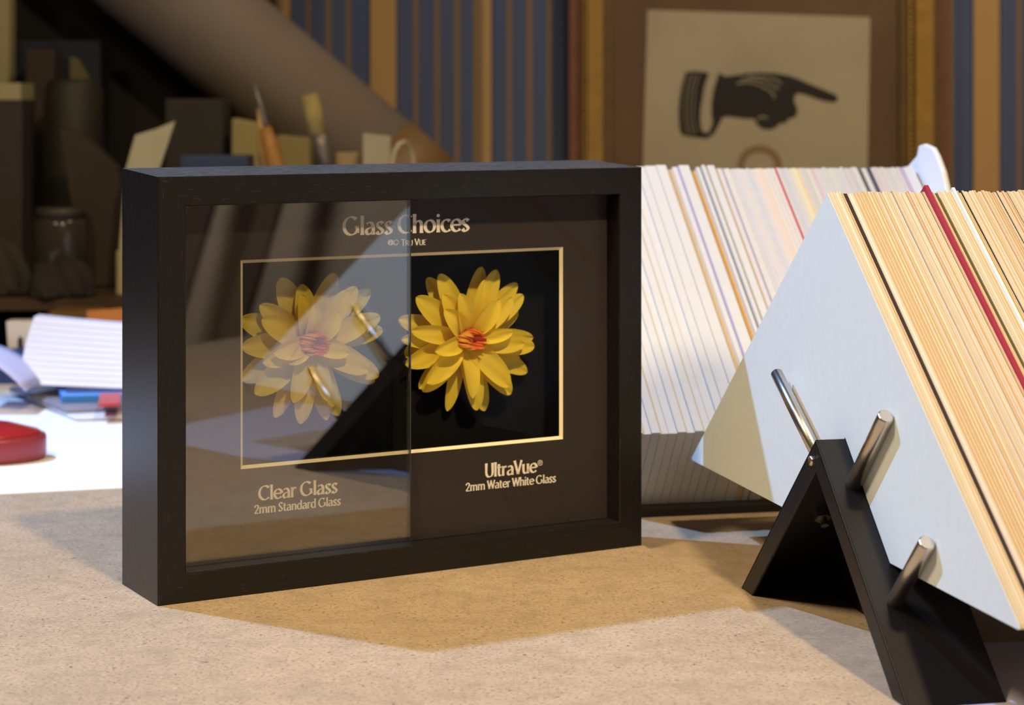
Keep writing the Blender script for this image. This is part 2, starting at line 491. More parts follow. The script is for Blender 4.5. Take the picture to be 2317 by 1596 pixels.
# glass panes, seam near the middle
su = fpix(929, 840, GD)[0]
def glass(name, u0, u1, m):
    bm = bmesh.new(); add_box(bm, (u0, GD, RW), (u1, GD + 0.002, FH - RW))
    return bm_obj(name, bm, m, frame)
g1 = glass('clear_pane', RW, su - 0.0004, M['clear']); g1['label'] = 'left pane of clear reflective glass'
g2 = glass('water_white_pane', su + 0.0004, FW - RW, M['ar']); g2['label'] = 'right pane of nearly reflection free glass'
bm = bmesh.new(); add_box(bm, (su - 0.00035, GD + 0.0001, RW), (su + 0.00035, GD + 0.0019, FH - RW)); bm_obj('glass_seam', bm, M['glass_edge'], frame)

# ---- lettering drawn with a broad pen
NIB = math.radians(18)
def arc(cx, cy, rx, ry, a0, a1, n=26):
    return [(cx + rx * math.cos(math.radians(a0 + (a1 - a0) * i / n)), cy + ry * math.sin(math.radians(a0 + (a1 - a0) * i / n))) for i in range(n + 1)]
def spl(pts, n=8):
    out = []
    P = [pts[0]] + list(pts) + [pts[-1]]
    for i in range(1, len(P) - 2):
        for k in range(n):
            s = k / n
            out.append(tuple(0.5 * (2 * P[i][c] + (P[i + 1][c] - P[i - 1][c]) * s + (2 * P[i - 1][c] - 5 * P[i][c] + 4 * P[i + 1][c] - P[i + 2][c]) * s * s + (3 * P[i][c] - P[i - 1][c] - 3 * P[i + 1][c] + P[i + 2][c]) * s ** 3) for c in (0, 1)))
    out.append(pts[-1])
    return out
def line(a, b): return [(a[0] + (b[0] - a[0]) * i / 6, a[1] + (b[1] - a[1]) * i / 6) for i in range(7)]
XH = 0.69
def small_s(w=0.40, h=XH, x=0.03):
    return [spl([(x + w * .86, h * .82), (x + w * .68, h * .94), (x + w * .42, h * .95), (x + w * .17, h * .80), (x + w * .30, h * .60), (x + w * .62, h * .44), (x + w * .85, h * .24), (x + w * .62, h * .06), (x + w * .34, h * .04), (x + w * .07, h * .20)])]
G = {
 'l': (0.23, [line((.11, 0), (.11, 1.02))]),
 'i': (0.24, [line((.12, 0), (.12, XH)), 'dot']),
 'o': (0.66, [arc(.33, .345, .25, .315, 90, 450, 40)]),
 'c': (0.53, [arc(.33, .345, .25, .315, 48, 318, 34)]),
 'e': (0.60, [line((.10, .37), (.55, .37)), arc(.33, .345, .25, .315, 5, 322, 40)]),
 's': (0.45, small_s()),
 'a': (0.57, [spl([(.45, 0), (.45, .20), (.45, .44), (.38, .60), (.25, .65), (.10, .58)]), spl([(.45, .41), (.28, .37), (.12, .28), (.09, .14), (.18, .035), (.32, .07), (.45, .19)])]),
 'h': (0.60, [line((.11, 0), (.11, 1.02)), spl([(.11, .42), (.19, .58), (.32, .645), (.44, .58), (.475, .42), (.475, .2), (.475, 0)])]),
 'n': (0.60, [line((.11, 0), (.11, XH)), spl([(.11, .42), (.19, .58), (.32, .645), (.44, .58), (.475, .42), (.475, .2), (.475, 0)])]),
 'm': (0.95, [line((.11, 0), (.11, XH)), spl([(.11, .42), (.19, .58), (.31, .645), (.42, .58), (.455, .42), (.455, .2), (.455, 0)]), spl([(.455, .42), (.53, .58), (.65, .645), (.77, .58), (.81, .42), (.81, .2), (.81, 0)])]),
 'r': (0.40, [line((.11, 0), (.11, XH)), spl([(.11, .40), (.17, .56), (.27, .645), (.38, .62)])]),
 'u': (0.60, [spl([(.11, XH), (.11, .4), (.12, .18), (.20, .05), (.32, .04), (.43, .14), (.475, .30)]), line((.475, XH), (.475, 0))]),
 'd': (0.62, [arc(.30, .345, .22, .31, 40, 322, 34), line((.50, 0), (.50, 1.02))]),
 't': (0.38, [spl([(.15, .86), (.15, .5), (.15, .18), (.22, .05), (.34, .05)]), line((.02, .63), (.34, .63))]),
 'G': (0.92, [arc(.46, .50, .37, .465, 46, 322, 44), line((.78, .44), (.78, .13)), line((.64, .44), (.86, .44))]),
 'C': (0.80, [arc(.46, .50, .37, .465, 46, 316, 44)]),
 'S': (0.56, small_s(0.50, 1.0, 0.03)),
 'U': (0.74, [spl([(.12, 1), (.12, .6), (.13, .26), (.24, .06), (.38, .03), (.54, .08), (.62, .28), (.62, .6), (.62, 1)])]),
 'V': (0.66, [line((.06, 1), (.34, .02)), line((.34, .02), (.62, 1))]),
 'W': (0.96, [line((.05, 1), (.27, .02)), line((.27, .02), (.48, .98)), line((.48, .98), (.70, .02)), line((.70, .02), (.92, 1))]),
 'T': (0.62, [line((.01, .95), (.61, .95)), line((.31, 0), (.31, .95))]),
 'R': (0.62, [line((.11, 0), (.11, 1)), spl([(.11, .95), (.32, .95), (.50, .84), (.46, .60), (.30, .51), (.11, .50)]), line((.30, .51), (.58, 0))]),
 'E': (0.52, [line((.11, 0), (.11, 1)), line((.11, .95), (.46, .95)), line((.11, .52), (.42, .52)), line((.11, .05), (.48, .05))]),
 '2': (0.54, [spl([(.06, .70), (.12, .86), (.26, .93), (.42, .84), (.42, .64), (.28, .38), (.05, .05)]), line((.05, .05), (.50, .05))]),
 '*': (0.14, ['star']),
 ' ': (0.24, []),
}
def stroke_quads(pts, thin, thick, ox, oy, sc, out_v, out_f, closed=False):
    n = len(pts)
    L, R = [], []
    for i in range(n):
        if closed: a, b = pts[(i - 1) % (n - 1)], pts[(i + 1) % (n - 1)]
        else: a, b = pts[max(0, i - 1)], pts[min(n - 1, i + 1)]
        dx, dy = b[0] - a[0], b[1] - a[1]
        l = math.hypot(dx, dy) or 1
        dx, dy = dx / l, dy / l
        wd = thin + (thick - thin) * abs(math.cos(NIB) * dy - math.sin(NIB) * dx) ** 1.2
        if not closed:
            e = min(i, n - 1 - i) / max(1, n - 1)
            wd *= 1 + 0.22 * max(0, 1 - e / 0.14)
        x, y = pts[i]
        L.append((ox + (x - dy * wd / 2) * sc, oy + (y + dx * wd / 2) * sc)); R.append((ox + (x + dy * wd / 2) * sc, oy + (y - dx * wd / 2) * sc))
    base = len(out_v)
    for a, b in zip(L, R): out_v += [a, b]
    for i in range(n - 1):
        k = base + 2 * i
        out_f.append((k, k + 1, k + 3, k + 2))
def disc(cx, cy, r, out_v, out_f, n=16):
    base = len(out_v)
    out_v += [(cx + r * math.cos(2 * math.pi * k / n), cy + r * math.sin(2 * math.pi * k / n)) for k in range(n)]
    out_f.append(tuple(range(base, base + n)))
def lettering(text, p0, p1, cap_px, thin=0.065, thick=0.165, small_caps=None, name='lettering', d=MD - 0.00012):
    """text between two baseline pixels of the photograph, laid on the mat"""
    u0, z0 = fpix(p0[0], p0[1], MD); u1, z1 = fpix(p1[0], p1[1], MD)
    zb = (z0 + z1) / 2
    um, zm = fpix((p0[0] + p1[0]) / 2, (p0[1] + p1[1]) / 2, MD)
    cap = fpix((p0[0] + p1[0]) / 2, (p0[1] + p1[1]) / 2 - cap_px, MD)[1] - zm
    V, Fc = [], []
    x = 0.0
    for ch in text:
        sc = 1.0
        if small_caps and ch.islower(): key, sc = ch.upper(), small_caps
        else: key = ch
        adv, strokes = G[key]
        for s in strokes:
            if s == 'dot': disc(x + .12 * sc, .90 * sc, .088 * sc, V, Fc)
            elif s == 'star': disc(x + .05, .86, .035, V, Fc)
            else: stroke_quads(s, thin, thick, x, 0, sc, V, Fc, closed=(key == 'o'))
        x += adv * sc
    x0 = min(v[0] for v in V); x1 = max(v[0] for v in V)
    kx = (u1 - u0) / (x1 - x0)
    vs = [loc(u0 + (a - x0) * kx, zb + b * cap, d) for a, b in V]
    return mesh_obj(name, vs, Fc, M['ink'], mat_board)
lettering('Glass Choices', (774.5, 533.5), (1062.5, 523.5), 42.5, 0.065, 0.175, name='title_lettering')
lettering('Tru Vue*', (907.5, 556.5), (965, 554.5), 15, 0.09, 0.17, 0.80, name='maker_lettering')
lettering('Clear Glass', (584, 1133.5), (764, 1115.5), 33, 0.065, 0.175, name='caption_lettering')
lettering('2mm Standard Glass', (574.5, 1163.5), (771, 1143.5), 20.5, 0.085, 0.175, name='caption_lettering')
lettering('UltraVue', (1097, 1080), (1217, 1070), 31.5, 0.07, 0.185, name='caption_lettering')
lettering('2mm Water White Glass', (1053, 1112), (1258, 1092), 19.5, 0.085, 0.175, name='caption_lettering')
def mark(name, build):
    V, Fc = [], []
    build(V, Fc)
    vs = [loc(*fpix(a, b, MD), MD - 0.00012) for a, b in V]
    return mesh_obj(name, vs, Fc, M['ink'], mat_board)
def reg(V, Fc):
    c = (1222, 1047.5)
    stroke_quads([(c[0] + 5 * math.cos(a * math.pi / 12), c[1] + 5.8 * math.sin(a * math.pi / 12)) for a in range(25)], 1.2, 1.2, 0, 0, 1, V, Fc, True)
    stroke_quads(line((1220.2, 1050.6), (1220.2, 1044.2)), 1.1, 1.1, 0, 0, 1, V, Fc)
    stroke_quads(spl([(1220.2, 1044.4), (1223.4, 1044.6), (1223.8, 1047), (1220.4, 1047.6)]), 1, 1, 0, 0, 1, V, Fc)
    stroke_quads(line((1221.6, 1047.6), (1224, 1050.6)), 1.1, 1.1, 0, 0, 1, V, Fc)
mark('registered_mark', reg)
def logo(V, Fc):
    cx, cy = 883.2, 549.0
    for a0, a1 in ((100, 262), (268, 283), (290, 318), (-38, 8), (14, 84)):
        stroke_quads(arc(cx, cy, 4.6, 5.3, a0, a1, 14), 2.2, 3.0, 0, 0, 1, V, Fc)
    for x, y0, y1 in ((881.5, 543, 550), (884.2, 542, 551.5), (888.2, 543, 549)):
        stroke_quads(line((x, y0), (x, y1)), 1.5, 1.6, 0, 0, 1, V, Fc)
    stroke_quads(arc(896.2, 549.5, 5.6, 6.2, 190, 350, 18), 1.2, 1.5, 0, 0, 1, V, Fc)
    for x, y0, y1 in ((889.8, 547, 554), (892.4, 549, 555.4), (895.4, 551.5, 556), (898.3, 551, 555.6), (901, 550, 552.5)):
        stroke_quads(line((x, y0), (x, y1)), 1.3, 1.4, 0, 0, 1, V, Fc)
mark('eye_logo', logo)

# ------------------------------------------------------------------ flowers inside the box
def petal(parent, base, tip, width, arch, cup, tipsharp=0.55, droop=0.0):
    """base and tip are (across, up, depth) in frame axes; smaller depth is nearer the glass"""
    b = Vector((base[0], base[2], base[1])); e = Vector((tip[0], tip[2], tip[1]))
    ax = e - b
    side = ax.cross(Vector((0, -1, 0))).normalized()
    nrm = side.cross(ax).normalized()
    if nrm.y > 0: nrm = -nrm
    ns, nw = 20, 8
    tw = random.uniform(-0.25, 0.25)
    V, Fc = [], []
    for i in range(ns + 1):
        s = 1 - (1 - i / ns) ** 1.7
        f = (s + 0.04) ** 0.60 * max(0.0, 1 - s) ** 0.52 / 0.56
        for k in range(nw + 1):
            x = -1 + 2 * k / nw
            p = b + ax * s + side * (x * f * width / 2)
            p = p + nrm * (arch * math.sin(math.pi * s) - droop * s * s + cup * (x * x) * f * width + tw * x * f * width * 0.25 * s + 0.0004 * math.sin(x * 5 + s * 4))
            V.append(p)
    for i in range(ns):
        for k in range(nw):
            a = i * (nw + 1) + k
            Fc.append((a, a + 1, a + nw + 2, a + nw + 1))
    return mesh_obj('petal', V, Fc, M['petal'], parent, smooth=True)

def flower(center, layers, label, lean):
    """petals listed by where their tips show in the photograph, in whorls from the back to the front"""
    cu, cz = fpix(center[0], center[1], 0.026)
    root = empty('yellow_silk_flower', fp(cu, cz, BKD), ANG)
    tag(root, label, 'flower', 'yellow silk flowers in the shadow box')
    for dbase, dtip, arch, cup, tips in layers:
        for tx, ty, wpx in tips:
            dt = dtip + random.uniform(-0.0012, 0.0012)
            tu, tz = fpix(tx, ty, dt)
            wid = wpx * 1.12 / F
            v = Vector((tu - cu, tz - cz)); 
            if v.length < 1e-6: continue
            b0 = v.normalized() * 0.0015
            petal(root, (b0.x, b0.y, dbase - BKD), (tu - cu, tz - cz, dt - BKD), wid, arch, cup)
    # calyx stub that fixes the flower to the backing
    bm = bmesh.new(); add_tube(bm, [(0, -0.0005, 0), (0, 0.029 - BKD, 0)], [0.004, 0.003], 12)
    bm_obj('stem', bm, M['petal'], root)
    # stamens curving in towards the middle
    nst = 34
    for k in range(nst):
        a = 2 * math.pi * k / nst * 1.0 + random.uniform(-.08, .08)
        r0 = random.uniform(0.0058, 0.0085); ln = random.uniform(0.0075, 0.0105)
        lift = random.uniform(0.0055, 0.0085)
        p0 = Vector((r0 * 0.35 * math.cos(a) - 0.002, 0.0275 - BKD, r0 * 0.35 * math.sin(a)))
        p1 = Vector((r0 * math.cos(a) - 0.0015, 0.0235 - BKD, r0 * 0.95 * math.sin(a)))
        p2 = Vector((r0 * 0.70 * math.cos(a) + lean[0], 0.0275 - BKD - lift, r0 * 0.65 * math.sin(a) + lean[1]))
        pts = []
        for j in range(7):
            s = j / 6
            pts.append(p0 * (1 - s) ** 2 + p1 * 2 * s * (1 - s) + p2 * s * s)
        bm = bmesh.new(); add_tube(bm, pts, [0.0005, 0.0006, 0.0007, 0.0007, 0.0007, 0.0006, 0.0003], 6)
        left = math.cos(a) < -0.1
        bm_obj('stamen', bm, M['stamen_tip'] if left else M['stamen'], root, smooth=True)
    bm = bmesh.new(); add_lathe(bm, [(0.0005, 0.0046), (0.003, 0.004), (0.0055, 0.001), (0.0055, 0)], (0, 0, 0), 14)
    bmesh.ops.transform(bm, matrix=Matrix.Translation((0, 0.0285 - BKD, 0)) @ Matrix.Rotation(math.pi / 2, 4, 'X'), verts=bm.verts[:])
    bm_obj('flower_heart', bm, M['stamen'], root, smooth=True)
    return root

flower((700, 776), [
    (0.0350, 0.0360, 0.0015, 0.10, [(634, 629, 74), (758, 618, 66), (838, 657, 62), (866, 747, 64), (848, 864, 62), (766, 941, 62), (740, 951, 56), (622, 946, 56), (545, 860, 76), (543, 722, 72), (682, 661, 60)]),
    (0.0335, 0.0310, 0.0025, 0.14, [(682, 643, 62), (807, 650, 66), (860, 716, 62), (857, 851, 66), (757, 920, 60), (680, 960, 62), (577, 893, 76), (546, 785, 70), (588, 690, 62)]),
    (0.0315, 0.0255, 0.0030, 0.18, [(684, 666, 54), (788, 658, 64), (836, 725, 66), (834, 838, 70), (664, 912, 60), (592, 722, 70), (594, 822, 62), (742, 908, 50)]),
    (0.0295, 0.0205, 0.0030, 0.24, [(712, 690, 42), (768, 706, 60), (618, 800, 58), (652, 824, 46), (790, 800, 52)]),
], 'yellow silk water lily flower behind the clear reflective pane', (0.004, -0.001))
flower((1058, 769), [
    (0.0350, 0.0360, 0.0015, 0.10, [(967, 628, 58), (1090, 604, 56), (1170, 641, 56), (1172, 704, 62), (1206, 764, 56), (1193, 842, 62), (1097, 930, 62), (1012, 931, 46), (948, 880, 64), (914, 800, 80), (902, 722, 62), (1176, 812, 50)]),
    (0.0335, 0.0310, 0.0025, 0.14, [(994, 620, 66), (1124, 611, 60), (1184, 668, 58), (1209, 784, 64), (1156, 892, 66), (1079, 929, 62), (956, 886, 66), (917, 826, 66), (908, 768, 54), (942, 672, 68)]),
    (0.0315, 0.0255, 0.0030, 0.18, [(1003, 666, 54), (1098, 634, 50), (1158, 672, 64), (1187, 778, 62), (1152, 875, 66), (1070, 902, 50), (965, 868, 66), (930, 748, 52)]),
    (0.0295, 0.0205, 0.0030, 0.24, [(1042, 664, 52), (1006, 700, 56), (1128, 676, 58), (984, 796, 50), (1160, 752, 40)]),
], 'yellow silk water lily flower behind the non reflecting pane', (0.004, -0.001))

# ------------------------------------------------------------------ mat board chevrons and their stands
PHI = math.radians(12)
AX = Vector((math.cos(PHI), math.sin(PHI), 0)); MX = Vector((math.sin(PHI), -math.cos(PHI), 0))  # along the stack, across it (towards the lens)
ZV = Vector((0, 0, 1))
S0 = on_table(1665, 1332, TZ) + Vector((math.cos(math.radians(12)), math.sin(math.radians(12)), 0)) * 0.003 + Vector((0, 0, 0.0003))
def sp(t, q, z): return S0 + MX * t + AX * q + ZV * z       # z above the bench
def s_solve(u, v, q):
    p = hit(u, v, S0 + AX * q, AX) - S0
    return p.dot(MX), p.z
tA, zA = s_solve(1845, 995, 0.0)                               # ridge of the stand
SL = zA / tA
print('ridge', tA, zA)
stand = empty('chevron_sample_stand', S0 + MX * tA, 0)
tag(stand, 'black folded steel stand with bright pegs in front of the tan mat samples', 'sample stand')
stand_inv = Matrix.Translation(-(S0 + MX * tA))
def st_obj(name, bm, m, parent=stand, bevel=0.0, smooth=False):
    bmesh.ops.transform(bm, matrix=stand_inv, verts=bm.verts[:])
    return bm_obj(name, bm, m, parent, bevel=bevel, smooth=smooth)
QN, QW = 0.0152, 0.046
TH = 0.0016
nL = (-MX * SL + ZV).normalized(); nR = (MX * SL + ZV).normalized()
def slope_pt(side, t, q): return sp(t, q, zA - abs(t - tA) * SL)
# right plate: narrow near the ridge, stepped out lower down
zstep = 0.047
tR1 = tA + (zA - zstep) / SL; tRF = tA + zA / SL
tL1 = tA - (zA - zstep) / SL
bm = bmesh.new()
pl = [slope_pt(1, tA, 0), slope_pt(1, tRF, 0), slope_pt(1, tRF, QW), slope_pt(1, tA, QW)]
add_prism(bm, pl, [p - nR * TH for p in pl]); st_obj('plate', bm, M['powder'], bevel=0.0004)
bm = bmesh.new()
pl = [slope_pt(-1, tA, 0), slope_pt(-1, 0, 0), slope_pt(-1, 0, QW), slope_pt(-1, tA, QW)]
add_prism(bm, pl, [p - nL * TH for p in pl]); st_obj('plate', bm, M['powder'], bevel=0.0004)
# folded front flange, one limb each side
FLW = 0.0178
def limb(sgn):
    bm = bmesh.new()
    tf = tA + sgn * tA
    inner = tf - sgn * FLW
    zi = zA - FLW * SL
    a = [(tA, zA), (tf, 0), (inner, 0), (tA, zi)]
    add_prism(bm, [sp(t_, 0, z_) for t_, z_ in a], [sp(t_, 0.0014, z_) for t_, z_ in a])
    return st_obj('flange', bm, M['powder'], bevel=0.0004)
limb(-1); limb(1)
# cross web between the plates at the back of the opening
bm = bmesh.new()
a = [(tA, zA - 0.003), (2 * tA - 0.004, 0.0), (0.004, 0.0)]
add_prism(bm, [sp(t_, QW - 0.003, z_) for t_, z_ in a], [sp(t_, QW - 0.0014, z_) for t_, z_ in a]); st_obj('web', bm, M['powder'])
# pegs square to the plates
def peg(root_t, q, ln, sgn, r=0.0036, lean=Vector((0, 0, 0))):
    p = slope_pt(sgn, root_t, q); n_ = ((nR if sgn > 0 else nL) + lean).normalized()
    bm = bmesh.new()
    add_tube(bm, [p - n_ * 0.0005, p + n_ * (ln - 0.0008), p + n_ * ln], [r, r, r * 0.82], 24)
    o = st_obj('peg', bm, M['steel'], smooth=False); o['label'] = 'bright steel peg'
    for f in o.data.polygons: f.use_smooth = len(f.vertices) == 4
    return o
def plate_hit(u, v, sgn):
    n_ = nR if sgn > 0 else nL
    p = hit(u, v, slope_pt(sgn, tA, 0), n_) - S0
    return p.dot(MX), p.dot(AX)
for (u, v, sgn, ln) in ((1938, 1096, 1, 0.056), (2040, 1362, 1, 0.050)):
    pt, pq = plate_hit(u, v, sgn); print('peg', pt, pq)
    peg(pt, 0.0112, ln, sgn, 0.0038, MX * 0.14)
peg(tA - 0.015, 0.0078, 0.073, -1, 0.0032, -MX * 0.75)
peg(tA - 0.074, 0.017, 0.0105, -1, 0.0028)
# rivet at the ridge and two inner nuts
bm = bmesh.new(); c = Vector(on_table(1836, 1043)) ; c = hit(1836, 1043, S0 - AX * 0.0002, AX)
add_tube(bm, [c - AX * 0.0012, c - AX * 0.0008, c + AX * 0.0006], [0.0012, 0.0024, 0.0027], 16); o = st_obj('rivet', bm, M['steel'], smooth=True)
for (tn, sgn, qn) in ((tA - 0.052, -1, 0.022), (tA + 0.034, 1, 0.030)):
    p = slope_pt(sgn, tn, qn); n_ = nR if sgn > 0 else nL
    bm = bmesh.new(); add_tube(bm, [p - n_ * TH, p - n_ * (TH + 0.004)], 0.0045, 6); add_tube(bm, [p - n_ * TH, p - n_ * (TH + 0.008)], 0.002, 10)
    st_obj('nut', bm, M['nut'])
# ridge rail carrying the rest of the stack
bm = bmesh.new()
zr = 0.050; tr_ = (zA - zr) / SL
rail_q = 0.150
a = [(tA, zA), (tA + tr_, zr), (tA + tr_ - 0.002, zr), (tA, zA - 0.002 * SL - 0.0005), (tA - tr_ + 0.002, zr), (tA - tr_, zr)]
add_prism(bm, [sp(t_, QW, z_) for t_, z_ in a], [sp(t_, rail_q, z_) for t_, z_ in a]); st_obj('ridge_rail', bm, M['powder'])
bm = bmesh.new()
a = [(tA, zA), (2 * tA, 0), (2 * tA - 0.012, 0), (tA, zA - 0.012), (0.012, 0), (0, 0)]
add_prism(bm, [sp(t_, rail_q, z_) for t_, z_ in a], [sp(t_, rail_q + 0.002, z_) for t_, z_ in a]); st_obj('end_plate', bm, M['powder'])

MC = {}
def cmat(col, kind='paper'):
    key = (tuple(round(c, 3) for c in col), kind)
    if key not in MC:
        MC[key] = mat('sample_' + kind, col, 0.75, spec=0.25, noise=(160, 0.05))
    return MC[key]
def card_mesh(name, outline, P, q, th, face, core, back, parent=None):
    """a board cut to the outline, with thin surface papers either side of its core"""
    pf = min(0.00022, th * 0.18)
    offs = [q, q + pf, q + th - pf, q + th]
    V, Fc, ix = [], [], []
    n = len(outline)
    for oq in offs:
        V += [P(t_, oq, z_) for t_, z_ in outline]
    Fc.append(tuple(range(n))); ix.append(0)
    Fc.append(tuple(reversed(range(3 * n, 4 * n)))); ix.append(2)
    for l in range(3):
        for i in range(n):
            j = (i + 1) % n
            Fc.append((l * n + i, (l + 1) * n + i, (l + 1) * n + j, l * n + j)); ix.append(l)
    return mesh_obj(name, V, Fc, [face, core, back], parent, idx=ix)

# outline of the tan stack's boards, read off its front board
q0 = QN
tAp, zAp = s_solve(1872, 437, q0); tB, zB = s_solve(1563, 1040, q0); tC, zC = s_solve(2312, 1430, q0)
print('front card', (tAp, zAp), (tB, zB), (tC, zC))
CL = 0.0006
def outline_front(dh=0.0, dl=0.0):
    # straight cut between the two tips, notch over the ridge rail
    def cut(t_): return zB + (zC - zB) * (t_ - tB) / (tC - tB)
    out = [(tAp, zAp + dh)]
    for k in range(1, 6):   # slightly rounded lower tips
        a = math.radians(-10 - 22 * k)
        pass
    e = Vector((tC - tAp, zC - zAp)).normalized(); f = Vector((tB - tC, zB - zC)).normalized()
    r = 0.0035
    c = Vector((tC, zC)) + Vector((dl, 0))
    out += [tuple(c - e * r), tuple(c - e * r * .35 + f * r * .25), tuple(c + f * r * .9)]
    # notch edges follow the plates
    ti = tA + (zA + CL - 0.052) / SL
    tr = tA + (zA + CL - cut(ti)) / SL
    tl = tA - (zA + CL - cut(tA - (zA - zB) / SL)) / SL
    out += [(tr, cut(tr)), (tA, zA + CL), (tl, cut(tl))]
    b = Vector((tB, zB)); g = Vector((tAp - tB, zAp - zB)).normalized()
    out += [tuple(b - f * r * .9), tuple(b - f * r * .25 + g * r * .35), tuple(b + g * r)]
    return out
cream = (0.50, 0.44, 0.325, 1); tan = (0.47, 0.35, 0.20, 1); pale = (0.54, 0.505, 0.43, 1)
F_WHITE = cmat((0.66, 0.745, 0.77, 1))
papers = {'cream': (0.78, 0.68, 0.52, 1), 'grey': (0.30, 0.27, 0.25, 1), 'brown': (0.22, 0.12, 0.06, 1), 'black': (0.02, 0.018, 0.018, 1), 'violet': (0.36, 0.28, 0.40, 1), 'rust': (0.52, 0.20, 0.07, 1),
          'olive': (0.12, 0.12, 0.05, 1), 'rose': (0.55, 0.25, 0.22, 1), 'white': (0.85, 0.85, 0.85, 1), 'tan': (0.62, 0.42, 0.22, 1)}
front_seq = [('white_front', cream, 0.0017), ('cream', cream, 0.0016), ('tan', pale, 0.0015), ('cream', cream, 0.0016), ('cream', tan, 0.0015),
             ('blackcore', None, 0.0020), ('violet', pale, 0.0016), ('white', pale, 0.0014)]
front_seq += [('tan', tan, 0.0016)] * 4 + [('cream', tan, 0.0016)] * 3
for k in range(18): front_seq.append((random.choice(['grey', 'cream', 'brown', 'violet', 'rust', 'cream', 'grey', 'tan', 'olive', 'rose']), random.choice([cream, pale, cream, tan]), random.uniform(0.0013, 0.0016)))
front_seq += [('crimson', None, 0.0021), ('cream', cream, 0.0015), ('cream', pale, 0.0015), ('olivecore', None, 0.0017)]
front_seq += [('cream', cream, 0.0015), ('rose', pale, 0.0015), ('cream', cream, 0.0015), ('cream', cream, 0.0015), ('tan', tan, 0.0015), ('whitetab', pale, 0.0015), ('tan', tan, 0.0017)]
for k in range(34): front_seq.append((random.choice(['cream', 'brown', 'cream', 'black', 'rust', 'grey', 'cream', 'tan']), random.choice([cream, cream, pale, tan]), random.uniform(0.0013, 0.0016)))
FG = 'tan mat board chevrons over the black stand'
qq = q0
for i, (kind, core, th) in enumerate(front_seq):
    dh = random.uniform(-0.0007, 0.0007); dl = 0.0
    label = None
    if kind == 'white_front': f_, c_, b_ = F_WHITE, cmat(core), cmat(cream); dh = 0; label = 'white faced front chevron standing behind the bright pegs'
    elif kind == 'blackcore':
        c_ = cmat((0.035, 0.025, 0.02, 1)); f_ = b_ = c_; label = 'black edged chevron close behind the white faced front one'
    elif kind == 'crimson':
        c_ = cmat((0.31, 0.027, 0.055, 1)); f_ = b_ = c_; dh = 0.0035; dl = 0.002; label = 'crimson chevron standing proud of the tan stack'
    elif kind == 'olivecore':
        c_ = cmat((0.10, 0.085, 0.03, 1)); f_ = b_ = c_; label = 'dark olive edged chevron just behind the crimson one'
    elif kind == 'whitetab':
        f_, c_, b_ = F_WHITE, cmat((0.85, 0.84, 0.80, 1)), F_WHITE; dh = 0.0022; label = 'white chevron with its tip above the tan stack right of the crimson one'
    else:
        f_, c_, b_ = cmat(papers[kind]), cmat(core), cmat(papers['cream'])
    o = card_mesh('mat_board_chevron', outline_front(dh, dl), sp, qq, th, f_, c_, b_)
    pos = 'between the white faced front chevron and the crimson one' if i < 33 else 'right of the crimson one'
    nm = {'cream': 'cream', 'pale': 'pale', 'tan': 'tan', 'grey': 'grey papered', 'brown': 'brown papered', 'violet': 'violet papered', 'rust': 'rust papered', 'black': 'black papered', 'rose': 'rose papered', 'olive': 'olive papered', 'white': 'white papered'}.get(kind, kind)
    crimson_i = [k for k, s in enumerate(front_seq) if s[0] == 'crimson'][0]
    if label is None:
        place = 'before the crimson chevron' if i < crimson_i else 'beyond the crimson chevron'
        label = '%s mat sample in the front stack %s' % (nm, place)
        grp = '%s samples in the front stack %s' % (nm, place)
    else: grp = FG
    tag(o, label, 'mat sample', grp)
    qq += th + random.uniform(0.00002, 0.00010)
print('front stack ends', qq, 'cards', len(front_seq))

# second, paler stack behind
R0 = on_table(1641, 1146, TZ)
def rp(t, q, z): return R0 + MX * t + AX * q + ZV * z
def r_solve(u, v):
    p = hit(u, v, R0, AX) - R0
    return p.dot(MX), p.z
# C tip and apex of the outline on the plane through R0
c2 = r_solve(1701, 975); a2 = r_solve(1500, 383)
print('back outline', a2, c2)
sl2 = (a2[1] - c2[1]) / (c2[0] - a2[0]); be = math.atan(sl2)
wid2 = (c2[1] - 0.006) / math.cos(be)
def outline_back(dh=0.0):
    ta, za = a2; tc, zc = c2
    nx, nz = math.sin(be), math.cos(be)
    ta2, za2 = ta, za + dh / math.cos(be)
    C2 = (tc + nx * dh, zc + nz * dh)
    D2 = (tc - nx * wid2, zc - nz * wid2)
    ia = (ta, za - wid2 / math.cos(be))
    m_ = lambda p: (2 * ta - p[0], p[1])
    return [(ta2, za2), C2, D2, ia, m_(D2), m_(C2)]
ia2 = a2[1] - wid2 / math.cos(be)
W_ = (0.75, 0.77, 0.78, 1); GY = (0.58, 0.59, 0.61, 1)
# (thickness in photo pixels along the stack, edge colour, surface paper, how far it stands proud in mm)
bk = [(17, W_, GY, random.uniform(-.5, 1.5)) for _ in range(9)] + [(16, W_, GY, 0.2), (16, W_, GY, 1.5), (23, W_, GY, 2.0), (20, W_, GY, 2.4), (7, (.74, .60, .40, 1), W_, -0.2), (5, (.62, .46, .28, 1), W_, -0.3), (10, W_, GY, 1.2), (3, (.40, .38, .62, 1), (.3, .28, .55, 1), 1.6),
      (21, W_, GY, 2.2), (14, (.68, .45, .20, 1), W_, -1.2), (7, W_, GY, 1.0), (4, (.15, .16, .17, 1), GY, 0.8), (7, W_, GY, 2.2), (4, (.70, .64, .40, 1), W_, 0.5), (15, W_, GY, 2.0), (4, (.55, .38, .18, 1), W_, 0.2),
      (10, (.74, .72, .78, 1), W_, 0.2), (4, (.36, .38, .50, 1), GY, 0.3)]
pal = [(.80, .76, .74, 1), (.78, .76, .76, 1), (.74, .74, .74, 1), (.70, .72, .74, 1), (.74, .74, .80, 1)]
